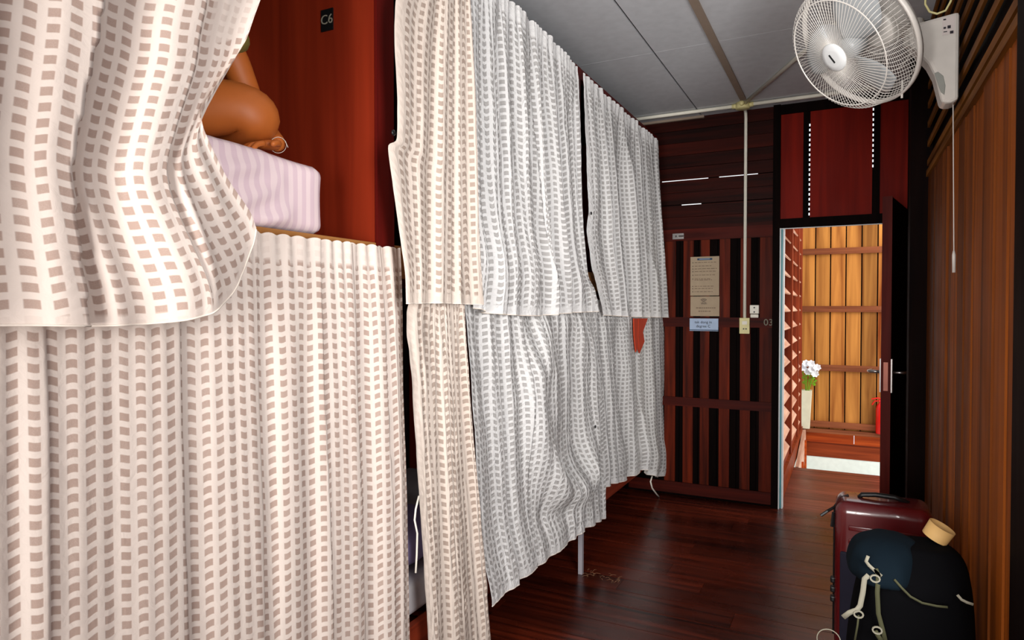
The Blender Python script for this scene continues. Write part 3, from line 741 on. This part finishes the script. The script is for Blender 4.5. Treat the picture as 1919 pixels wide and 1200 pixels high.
# farthest top berth
o, _ = curtain(WB + .035, [(1093, 138), (1104, 330), (1106, 395), (1103, 430), (1111, 500), (1118, 520), (1134, 591)], [(1233, 264), (1237, 350), (1243, 450), (1248, 530), (1251, 595)], [(1093, 138), (1160, 200), (1233, 264)],
        [(1134, 591), (1190, 594), (1251, 595)], M_fabF, 'white checked curtain on the farthest top berth with a black button', GU, nS=360, nV=110, nb=6.5, Ab=.026, nh=24, Ah=.007, drift=.8, seed=31, topfix=.5, edgeL=.05, cre=((.18, .24, .024, .014), (.42, .56, .030, .016), (.66, .80, .026, .014)))
button(1107, 400, WB + .055, o)
# middle lower berth
o, _ = curtain(WB + .035, [('w', 1.87, 1.66), (762, 585), (770, 720), (784, 930), (793, 1060), (801, 1200), (806, 1300)], [(868, 480), (872, 600), (885, 800), (903, 1000), (914, 1150), (917, 1200), (921, 1270)],
        [('w', 1.87, 1.66), (868, 520)], [(806, 1300), (921, 1270)], M_fabM, 'narrow warm cream curtain hanging almost to the floor in the middle of the bunks', GL, nS=180, nV=170, nb=2.6, Ab=.013, nh=10, Ah=.005, drift=.5, seed=44, edgeL=.03, topfix=.5)
p0 = onx(785, 930, WB + .04)
m = MB(); m.tube([p0, onx(779, 955, WB + .045), onx(777, 975, WB + .045), onx(782, 1000, WB + .045), onx(781, 1040, WB + .045), onx(779, 1074, WB + .045)], .0035, 6); m.build('tie_string', M_cord, o, True)
def exE(s, v):
    # a big swag: ridge arching, hollow below it
    r = math.hypot((s - .66) / .30, (v - .42) / .42)
    a = .075 * math.exp(-((r - .95) / .22) ** 2) * (1 if v < .95 else .5)
    b = -.02 * math.exp(-((s - .70) / .10) ** 2) * math.exp(-((v - .62) / .20) ** 2)
    c = .05 * math.exp(-((s - .52) / .07) ** 2) * math.exp(-((v - .35) / .28) ** 2)
    d = .05 * math.exp(-((v - 1.0) / .14) ** 2) 
    e = -.035 * math.exp(-((v - .86 - .1 * (s - .5)) / .05) ** 2) * math.exp(-((s - .55) / .18) ** 2)
    k = min(1, max(0, (v - .05) / .25))
    return ((a + b + c) * k * 1.15 + d * (1 - .4 * s) + e, 0)
o, _ = curtain(WB - .01, [(866, 520), (874, 640), (888, 850), (896, 1020), (900, 1132)], [(1112, 560), (1118, 620), (1125, 750), (1131, 880), (1133, 972)], [(866, 520), (990, 544), (1112, 560)],
        [(900, 1132), (960, 1085), (1035, 1030), (1085, 992), (1103, 984), (1133, 972)], M_fabF, 'large white checked curtain with a deep sagging fold on the middle lower berth', GL, nS=420, nV=170, nb=9, Ab=.016, nh=26, Ah=.006, drift=1.4, seed=52, extra=exE, exf=.2, cre=((.18, .16, .012, .012), (.34, .30, .014, .012)), topfix=.9, growth=.45)
button(1115, 800, WB + .02, o)
# farthest lower berth
def exF(s, v):
    return (.03 * math.exp(-((v - .9) / .12) ** 2) * (1 if s > .5 else .4), 0)
o, _ = curtain(WB - .012, [(1100, 560), (1112, 650), (1122, 760), (1128, 914)], [(1244, 570), (1247, 680), (1251, 780), (1250, 860), (1246, 888)], [(1100, 560), (1244, 570)],
        [(1128, 914), (1165, 901), (1190, 889), (1205, 880), (1214, 890), (1232, 894), (1246, 888)], M_fabF, 'white checked curtain gathered up on the farthest lower berth', GL, nS=360, nV=130, nb=5.5, Ab=.024, nh=22, Ah=.006, drift=1.6, seed=63, topfix=.8, extra=exF, cre=((.28, .30, .012, .014), (.45, .60, .016, .018), (.72, .82, .014, .014)))
m = MB(); m.tube([onx(x, y, WB + .0) for x, y in ((1222, 893), (1219, 903), (1222, 915), (1230, 926), (1240, 937))], .006, 6); m.build('tie_string', M_cord, o, True)
# orange cloth hanging between the farthest curtains
pts = [onx(x, y, WB + .018) for x, y in ((1186, 597), (1212, 597), (1210, 603), (1203, 622), (1206, 640), (1197, 662), (1193, 652), (1190, 660), (1187, 630))]
m = MB(); m.poly(pts, (.008, 0, 0)); oc = m.build('hanging_cloth', M_redcl); tag(oc, 'orange-red cloth hanging out between the two farthest curtains', 'cloth')
m = MB(); m.poly([onx(x, y, WB + .026) for x, y in ((1196, 597), (1201, 597), (1199, 625), (1202, 642), (1197, 655), (1195, 630))], (.004, 0, 0)); m.build('fold', M_redcl, oc, bevel=.003)

# ---------------------------------------------------------------- person on the open top berth
def skin(name, joints, edges, mt, parent=None, sub=2, loc=None):
    me = bpy.data.meshes.new(name); me.from_pydata([Vector(j[0]) for j in joints], edges, []); o = link(name, me, None, parent)
    md = o.modifiers.new('s', 'SKIN'); md.use_smooth_shade = True
    for v, j in zip(me.skin_vertices[0].data, joints): v.radius = (j[1], j[1] if len(j) < 3 else j[2])
    me.skin_vertices[0].data[0].use_root = True
    sb = o.modifiers.new('u', 'SUBSURF'); sb.levels = sub; sb.render_levels = sub
    bpy.context.view_layer.update()
    dg = bpy.context.evaluated_depsgraph_get(); m2 = bpy.data.meshes.new_from_object(o.evaluated_get(dg)); 
    o.modifiers.clear(); o.data = m2; bpy.data.meshes.remove(me); m2.materials.clear(); m2.materials.append(mt)
    for p in m2.polygons: p.use_smooth = True
    m2.name = name; return o
pr = empty('person', (-1.9, 1.05, 1.92), 'person in an olive shirt sitting on the top berth, one knee showing past the curtain', 'person')
J = [((-1.95, .98, 2.05), .11), ((-1.93, 1.0, 2.18), .12), ((-1.90, 1.05, 2.34), .13), ((-1.88, 1.10, 2.44), .10), ((-1.86, 1.14, 2.52), .05), ((-1.84, 1.18, 2.62), .085), ((-1.83, 1.20, 2.72), .075),
     ((-1.73, 1.24, 2.42), .055), ((-1.655, 1.40, 2.27), .048), ((-1.66, 1.49, 2.11), .042), ((-1.56, 1.45, 2.02), .036), ((-1.46, 1.40, 1.965), .027),
     ((-2.02, 1.02, 2.41), .055), ((-2.10, 1.14, 2.22), .045), ((-2.05, 1.30, 2.08), .038), ((-1.95, 1.42, 1.99), .028),
     ((-1.84, 1.0, 2.02), .10), ((-1.66, 1.17, 2.04), .088), ((-1.49, 1.325, 2.056), .087), ((-1.475, 1.35, 2.02), .08), ((-1.64, 1.38, 1.99), .055), ((-1.82, 1.40, 1.96), .036), ((-1.93, 1.36, 1.95), .032),
     ((-2.06, 1.04, 2.02), .10), ((-2.22, 1.2, 2.03), .08), ((-2.30, 1.32, 2.02), .07), ((-2.18, 1.36, 1.99), .055), ((-2.03, 1.30, 1.96), .036), ((-1.95, 1.24, 1.95), .03)]
E = [(0, 1), (1, 2), (2, 3), (3, 4), (4, 5), (5, 6), (3, 7), (7, 8), (8, 9), (9, 10), (10, 11), (3, 12), (12, 13), (13, 14), (14, 15), (0, 16), (16, 17), (17, 18), (18, 19), (19, 20), (20, 21), (21, 22), (0, 23), (23, 24), (24, 25), (25, 26), (26, 27), (27, 28)]
body = skin('body', J, E, M_skin, pr)
def hand(base, dirv, side, up):
    d = Vector(dirv).normalized(); s = Vector(side).normalized(); u = Vector(up).normalized(); base = Vector(base)
    pm = base + d * .045
    skin('hand', [(base, .024, .018), (pm, .034, .015), (base + d * .08, .034, .013)], [(0, 1), (1, 2)], M_skin, pr, 2)
    for k, l in enumerate((.062, .07, .066, .052)):
        a = base + d * .078 + s * (.024 - .016 * k)
        skin('finger', [(a, .0095), (a + d * l * .5 - u * .006, .0085), (a + d * l * .8 - u * .024, .008), (a + d * l * .85 - u * .04, .0065)], [(0, 1), (1, 2), (2, 3)], M_skin, pr, 1)
    a = base + d * .03 + s * .03
    skin('thumb', [(a, .011), (a + d * .03 + s * .02, .010), (a + d * .055 + s * .025 - u * .008, .008)], [(0, 1), (1, 2)], M_skin, pr, 1)
hand((-1.455, 1.395, 1.963), (.05, -1, -.15), (1, 0, 0), (0, 0, 1))
# white thread round the wrist
c = Vector((-1.468, 1.404, 1.969)); ax = Vector((.1, -.05, -.055)).normalized(); u1 = ax.orthogonal().normalized(); u2 = ax.cross(u1)
m = MB(); m.tube([c + (u1 * math.cos(k * PI / 12) + u2 * math.sin(k * PI / 12)) * .023 for k in range(24)], .0008, 5, closed=True); m.tube([c + u1 * .023, c + u1 * .024 + Vector((.01, 0, -.02))], .0012, 4); m.build('wrist_thread', M_cord, pr)
# shirt with sleeves, shorts, hair
sh = skin('shirt', [((-1.95, .98, 2.10), .145), ((-1.93, 1.0, 2.2), .14), ((-1.90, 1.05, 2.35), .15), ((-1.88, 1.10, 2.45), .115), ((-1.72, 1.25, 2.43), .078), ((-1.655, 1.38, 2.30), .074), ((-1.645, 1.41, 2.245), .074), ((-2.02, 1.02, 2.42), .072), ((-2.08, 1.1, 2.3), .068)],
     [(0, 1), (1, 2), (2, 3), (3, 4), (4, 5), (5, 6), (3, 7), (7, 8)], M_olive, pr)
skin('shorts', [((-1.95, .98, 2.06), .13), ((-1.83, 1.01, 2.04), .108), ((-1.70, 1.13, 2.05), .10), ((-2.07, 1.05, 2.04), .108), ((-2.18, 1.15, 2.04), .092)], [(0, 1), (1, 2), (0, 3), (3, 4)], M_shorts, pr)
skin('hair', [((-1.86, 1.17, 2.66), .085), ((-1.85, 1.18, 2.74), .082)], [(0, 1)], M_hair, pr)
# face features
for dx in (-.03, .03):
    m = MB(); m.lathe([(.001, -.008), (.008, -.004), (.009, .0), (.008, .004), (.001, .008)], 10, Matrix.Translation((-1.82 + dx * .9, 1.272 - dx * .3, 2.655))); m.build('eye', M_dark, pr, True)
skin('nose', [((-1.815, 1.27, 2.65), .008), ((-1.812, 1.29, 2.625), .012)], [(0, 1)], M_skin, pr, 1)
m = MB(); m.box(-1.84, -1.79, 1.268, 1.276, 2.583, 2.59); m.build('mouth', mat('lip', (140, 60, 50), .5), pr, bevel=.002)

# ---------------------------------------------------------------- wall fan
r = ray(1608, 76); C0 = Vector((0, 0, CH)) + r * (2.40 / (RC.transposed() @ r).length) * 1.0
tt = 2.52; C0 = Vector((0, 0, CH)) + ray(1608, 76).normalized() * 2.95
n = Vector((-.659, -.479, -.575)).normalized()
RF = .250
q = n.to_track_quat('Z', 'Y').to_matrix().to_4x4(); MF = Matrix.Translation(C0) @ q
Yb = 2.92
ft = ony(1799, 20, Yb)
fan = empty('wall_fan', (XR, Yb, 2.25), 'white oscillating wall fan with a wire guard, mounted high on the slatted wall', 'fan')
def prof(rr_):           # front guard height at radius rr_
    kx = rr_ / RF
    if kx < .82: return .118 - .020 * (kx / .82) ** 2
    return .098 * max(0, 1 - ((kx - .82) / .18) ** 2) ** .5
def bprof(rr_):
    kx = rr_ / RF
    return -.085 * max(0, 1 - kx ** 3) ** .6
m = MB(); N = 92
for k in range(N):
    a = k * 2 * PI / N; tw = .22
    pts = []
    for i in range(15):
        rr_ = .046 + (RF - .047) * i / 14; aa = a + tw * (i / 14 - .5) * (1 - i / 14 * .4); pts.append(MF @ Vector((rr_ * math.cos(aa), rr_ * math.sin(aa), prof(rr_))))
    m.tube(pts, .0011, 4, cap=False)
for rr_ in (.205,): m.tube([MF @ Vector((rr_ * math.cos(a), rr_ * math.sin(a), prof(rr_) + .001)) for a in [k * PI / 40 for k in range(80)]], .0024 if rr_ > .15 else .0012, 6, closed=True)
m.build('front_guard', M_fan, fan)
m = MB()
for k in range(N):
    a = k * 2 * PI / N
    m.tube([MF @ Vector((rr_ * math.cos(a), rr_ * math.sin(a), bprof(rr_))) for rr_ in [.06 + (RF - .06) * i / 9 for i in range(10)]], .0011, 4, cap=False)
for rr_ in (.1, .17, .22): m.tube([MF @ Vector((rr_ * math.cos(a), rr_ * math.sin(a), bprof(rr_) - .001)) for a in [k * PI / 30 for k in range(60)]], .0018, 5, closed=True)
m.build('rear_guard', M_fan, fan)
m = MB(); m.lathe([(RF - .003, -.011), (RF + .005, -.011), (RF + .007, 0), (RF + .005, .009), (RF - .002, .011), (RF - .003, -.011)], 72, MF, cap=False); m.build('guard_rim', M_fan, fan, True)
m = MB(); m.lathe([(.052, .112), (.054, .119), (.05, .125), (.03, .128), (.0005, .129)], 32, MF); m.build('guard_cap', mat('cap_white', (226, 228, 228), .35), fan, True)
m = MB(); m.box(-.004, .004, -.018, .018, .1285, .1300, MF @ Matrix.Rotation(.15, 4, 'Z')); m.build('maker_mark', M_dark, fan, bevel=.001)
for k in range(3):
    m = MB(); bm = m.bm; a0 = k * 2 * PI / 3 + .5; R_ = []
    for i in range(9):
        rr_ = .035 + .185 * i / 8; half = .35 + .42 * math.sin(PI * min(1, .25 + i / 9 * .8)); row = []
        for j in range(9):
            f = j / 8 - .5; a = a0 + f * 2 * half * (1 - .25 * i / 8) + .35 * i / 8; row.append(bm.verts.new(MF @ Vector((rr_ * math.cos(a), rr_ * math.sin(a), .035 + f * .06 * (1 - .3 * i / 8) + .012 * math.sin((f + .5) * PI)))))
        R_.append(row)
    for i in range(8):
        for j in range(8): bm.faces.new((R_[i][j], R_[i][j + 1], R_[i + 1][j + 1], R_[i + 1][j]))
    o = m.build('blade', M_fanb, fan, True); sd = o.modifiers.new('s', 'SOLIDIFY'); sd.thickness = .002
m = MB(); m.lathe([(.045, .0), (.046, .06), (.03, .075), (.001, .078)], 28, MF); m.build('blade_hub', M_fanb, fan, True)
m = MB(); m.lathe([(.06, -.07), (.078, -.085), (.082, -.12), (.078, -.17), (.06, -.2), (.03, -.21), (.001, -.212)], 32, MF); m.build('motor_housing', M_fan, fan, True)
# bracket, seen from the side: profile in X-Z, thick in Y
prp = [(1700, 47), (1799, 20), (1797, 186), (1782, 193), (1765, 192), (1759, 168), (1752, 140), (1740, 118), (1722, 98), (1704, 84)]
m = MB(); m.poly([ony(x, y, Yb - .05) for x, y in prp], (0, .10, 0)); m.build('wall_bracket', M_fan, fan, bevel=.012)
m = MB(); m.poly([ony(x, y, Yb - .052) for x, y in ((1751, 137), (1758, 134), (1768, 142), (1772, 160), (1770, 178), (1763, 172), (1757, 155))], (0, .005, 0)); m.build('bracket_recess', mat('grey_plastic', (150, 152, 146), .4), fan, bevel=.002)
pv = ony(1712, 60, Yb); m = MB(); m.tube([pv, (pv + (MF @ Vector((0, 0, -.16)))) * .5 + Vector((0, 0, -.01)), MF @ Vector((0, 0, -.16))], .03, 12); m.tube([pv + Vector((0, -.0, -.05)), pv + Vector((0, 0, .04))], .034, 14); m.build('pivot_arm', M_fan, fan, True)
b0 = ony(1786, 190, Yb - .0); b1 = ony(1787.5, 470, Yb); b2 = ony(1787.5, 511, Yb)
m = MB(); m.tube([b0, b1], .0018, 6); pc = m.build('pull_cord', M_fan, fan)
m = MB(); m.tube([b1, b1 * .8 + b2 * .2, b2], [.003, .006, .0055], 10); m.build('pull_handle', M_fan, fan, True)
# rating label
a = ony(1766, 33, Yb - .0515); b = ony(1789, 63, Yb - .0515); W = b.x - a.x; H = a.z - b.z
m = MB(); m.box(a.x, b.x, Yb - .0515, Yb - .0505, b.z, a.z); m.build('rating_label', mat('label_white', (214, 204, 200), .5), fan)
m = MB()
for x0, x1, y0, y1 in ((.08, .3, .1, .17), (.1, .3, .55, .65), (.42, .68, .5, .66), (.62, .9, .82, .97), (.1, .4, .8, .84)): m.box(a.x + W * x0, a.x + W * x1, Yb - .053, Yb - .051, a.z - H * y1, a.z - H * y0)
m.build('label_marks', M_ink, fan)
# small hanging wire clips under the guard
for px, py, l in ((1691, 150, 34), (1641, 186, 8), (1632, 187, 6)):
    a = Vector((0, 0, CH)) + ray(px, py).normalized() * 2.93; b = Vector((0, 0, CH)) + ray(px - 1, py + l).normalized() * 2.93
    m = MB(); m.tube([a, b], .004 if l > 20 else .0015, 6); m.build('guard_clip', M_fan, fan)
# cable loop above the bracket
m = MB(); m.tube([ony(x, y, Yb + .02) for x, y in ((1735, -20), (1734, 8), (1742, 22), (1756, 26), (1772, 20), (1781, 4), (1788, -14))], .004, 6); tag(m.build('power_cable', M_pvcy, None, True), 'thin cream cable looping above the fan bracket', 'cable')

# ---------------------------------------------------------------- luggage
Ys = 3.02; sx0 = -.04; sx1 = .31
ztop = onx(1600, 937, 0.02).z if False else CH + ray(1600, 945).z * (Ys / ray(1600, 945).y)
lg = empty('suitcase', ((sx0 + sx1) / 2, Ys + .11, 0), 'maroon hard-shell suitcase standing behind the black backpack', 'suitcase')
cz = (.07 + ztop) / 2; hz = ztop - .07
m = MB(); m.rbox(((sx0 + sx1) / 2, Ys + .12, cz), (sx1 - sx0, .24, hz), .045, seg=5)
m.build('shell', M_case, lg, True)
for k in range(9):
    m = MB(); zz = ztop - .10 - k * .055; m.rbox(((sx0 + sx1) / 2, Ys + .001, zz), (sx1 - sx0 - .10, .010, .022), .004, seg=2); m.build('shell_rib', M_case, lg, True)
m = MB(); m.tube([(sx0 + .05, Ys + .12, ztop + .003), (sx0 + .02, Ys + .12, ztop - .012), (sx0 - .002, Ys + .12, ztop - .05), (sx0 - .003, Ys + .12, .1)], .006, 6); m.build('zip', M_dark, lg)
m = MB(); m.box(sx0 + .02, sx1 - .02, Ys - .006, Ys + .01, .09, .50); m.build('front_pocket_cover', M_casel, lg, bevel=.01)
m = MB(); m.tube([(sx0 + .09, Ys + .12, ztop - .002), (sx0 + .10, Ys + .12, ztop + .012), (sx0 + .15, Ys + .12, ztop + .018), (sx1 - .13, Ys + .12, ztop + .016), (sx1 - .08, Ys + .12, ztop - .002)], .010, 10); m.build('carry_handle', M_dark, lg, True)
m = MB(); m.tube([(sx0 - .004, Ys + .1, ztop - .05), (sx0 - .03, Ys + .08, ztop - .065), (sx0 - .055, Ys + .07, ztop - .085)], .006, 6); m.tube([(sx0 - .006, Ys + .06, ztop - .06), (sx0 - .012, Ys + .05, ztop - .12)], .007, 6); m.build('zip_pull', M_dark, lg)
for x in (sx0 + .04, sx1 - .04):
    for yy_ in (Ys + .04, Ys + .2):
        m = MB(); m.lathe([(.028, -.011), (.032, -.008), (.032, .008), (.028, .011)], 18, Matrix.Translation((x, yy_, .032)) @ Matrix.Rotation(PI / 2, 4, 'Y')); m.box(x - .016, x + .016, yy_ - .02, yy_ + .02, .04, .085); m.build('wheel', M_dark, lg, True)
for zz in (.36, .32, .28): m = MB(); m.rbox((sx0 - .006, Ys + .05, zz), (.02, .03, .025), .006, seg=2); m.build('side_foot', M_dark, lg)

def blob(sections, n=36, noise_amp=.01, seed=0):
    """lofted soft volume: sections = (z, cx, cy, rx, ry, power)"""
    bm = bmesh.new(); R_ = []
    for (z, cx, cy, rx, ry, pw) in sections:
        ring = []
        for k in range(n):
            a = k * 2 * PI / n; ca, sa = math.cos(a), math.sin(a); e = 2 / pw
            x = math.copysign(abs(ca) ** e, ca) * rx; y = math.copysign(abs(sa) ** e, sa) * ry
            d = 1 + noise_amp * 8 * nz(ca * 2 + seed, sa * 2, z * 7)
            ring.append(bm.verts.new((cx + x * d, cy + y * d, z)))
        R_.append(ring)
    for A, B in zip(R_, R_[1:]):
        for k in range(n): bm.faces.new((A[k], A[(k + 1) % n], B[(k + 1) % n], B[k]))
    bm.faces.new(R_[0][::-1]); bm.faces.new(R_[-1]); me = bpy.data.meshes.new('b'); bm.to_mesh(me); bm.free(); return me
YP = 2.35
def pk(px, py, Y=YP): return ony(px, py, Y)
bpck = empty('backpack', (.17, YP, 0), 'large black travel backpack with pale straps leaning on the wooden wall', 'backpack')
secs = []
for zz, pxl, pxr in ((.0, 1588, 1820), (.06, 1580, 1832), (.2, 1578, 1836), (.36, 1585, 1836), (.5, 1592, 1834), (.64, 1606, 1828), (.70, 1618, 1820), (.745, 1632, 1812), (.775, 1660, 1795), (.785, 1690, 1775)):
    x0 = ony(pxl, 900, YP).x; x1 = min(ony(pxr, 900, YP).x, XR - .006); secs.append((zz, (x0 + x1) / 2, YP, (x1 - x0) / 2, .15 if zz < .70 else .15 - (zz - .70) * .9, 2.6))
me = blob(secs, 40, .008, 2); o = link('main_bag', me, M_pack, bpck, True); sb = o.modifiers.new('u', 'SUBSURF'); sb.levels = 1; sb.render_levels = 2
sl = [(.67, .10, YP - .03, .08, .13, 2.4), (.70, .10, YP - .03, .098, .15, 2.4), (.755, .105, YP - .03, .095, .13, 2.3), (.785, .11, YP - .02, .08, .10, 2.2), (.80, .115, YP - .01, .04, .06, 2)]
o = link('top_lid', blob(sl, 32, .022, 5), M_navy, bpck, True); sb = o.modifiers.new('u', 'SUBSURF'); sb.levels = 1; sb.render_levels = 2
o = link('front_pocket', blob([(.08, .17, YP - .13, .10, .05, 2.6), (.12, .17, YP - .14, .12, .07, 2.6), (.3, .17, YP - .14, .12, .07, 2.6), (.40, .17, YP - .13, .10, .05, 2.5), (.43, .17, YP - .12, .05, .03, 2.5)], 28, .008, 3), M_pack, bpck, True)
def ribbon(pts, wd, mt, name='strap'):
    P = [Vector(p) for p in pts]; m = MB(); bm = m.bm; pr_ = None; vr = Vector((0, -1, 0))
    rows = []
    for i, p in enumerate(P):
        t = (P[min(i + 1, len(P) - 1)] - P[max(i - 1, 0)]).normalized(); s = t.cross(vr).normalized() * wd / 2; rows.append((bm.verts.new(p - s), bm.verts.new(p + s)))
    for a, b in zip(rows, rows[1:]): bm.faces.new((a[0], a[1], b[1], b[0]))
    o = m.build(name, mt, bpck, True); sd = o.modifiers.new('s', 'SOLIDIFY'); sd.thickness = .003; return o
FY = YP - .17
ribbon([pk(x, y, FY) for x, y in ((1628, 1078), (1620, 1085), (1617, 1110), (1612, 1135), (1606, 1143), (1592, 1148), (1580, 1157))], .014, M_strapw)
ribbon([pk(x, y, FY) for x, y in ((1641, 1066), (1646, 1078), (1644, 1110), (1646, 1150), (1654, 1180), (1660, 1205))], .012, M_strap)
ribbon([pk(x, y, FY) for x, y in ((1676, 1086), (1690, 1102), (1706, 1118), (1728, 1130), (1756, 1136), (1776, 1138))], .006, M_strap)
ribbon([pk(x, y, FY) for x, y in ((1627, 1042), (1623, 1052), (1629, 1060), (1640, 1070), (1652, 1080))], .009, M_strapw)
ribbon([pk(x, y, FY) for x, y in ((1794, 1115), (1802, 1124), (1812, 1129), (1824, 1133))], .007, M_strapw)
ribbon([pk(x, y, FY) for x, y in ((1640, 1182), (1646, 1192), (1654, 1205))], .012, M_strap)
ribbon([pk(x, y, FY) for x, y in ((1609, 1153), (1607, 1172), (1602, 1200))], .005, M_strap)
for x, y in ((1640, 1085), (1644, 1182), (1609, 1152)):
    m = MB(); c = pk(x, y, FY - .005); m.tube([c + Vector((.012 * math.cos(k * PI / 6), 0, .010 * math.sin(k * PI / 6))) for k in range(12)], .0028, 5, closed=True); m.build('buckle', M_strapw, bpck)
m = MB(); c = pk(1553, 1200, FY); m.tube([c + Vector((.032 * math.cos(k * PI / 14), 0, .032 * math.sin(k * PI / 14))) for k in range(28)], .0015, 5, closed=True); m.tube([c + Vector((.03, 0, 0)), pk(1590, 1210, FY + .03)], .0015, 5); m.build('cord_loop', M_strapw, bpck)
# ring-shaped roll on top of the pack
c = pk(1764, 992, YP); c -= Vector((0, -.03, .012)); ax = Vector((.46, -.06, .87)).normalized(); Mr = Matrix.Translation(c) @ ax.to_track_quat('Z', 'Y').to_matrix().to_4x4()
Mr = Mr
m = MB(); m.lathe([(.036, -.03), (.038, .014), (.036, .014), (.034, -.024), (.036, -.03)], 36, Mr, cap=False); m.lathe([(.034, -.028), (.001, -.028)], 36, Mr, cap=False)
tag(m.build('card_tub', M_beige, None, True), 'round beige open tub lying tilted on top of the black backpack', 'tub')
# fluff on the floor near the bunk leg
f0 = onz(1125, 1080, 0); m = MB(); rnd = random.Random(5)
for k in range(26):
    a = rnd.uniform(0, 6.28); c = f0 + Vector((rnd.uniform(-.10, .12), rnd.uniform(-.05, .05), .003)); d = Vector((math.cos(a), math.sin(a), 0)) * rnd.uniform(.008, .022)
    m.tube([c - d, c + Vector((0, 0, .006)), c + d], .0007, 4)
tag(m.build('dust_fluff', mat('dust', (150, 110, 80), .9)), 'tangle of pale dust and fluff on the floor beside the grey bunk leg', 'dust', kind='stuff')
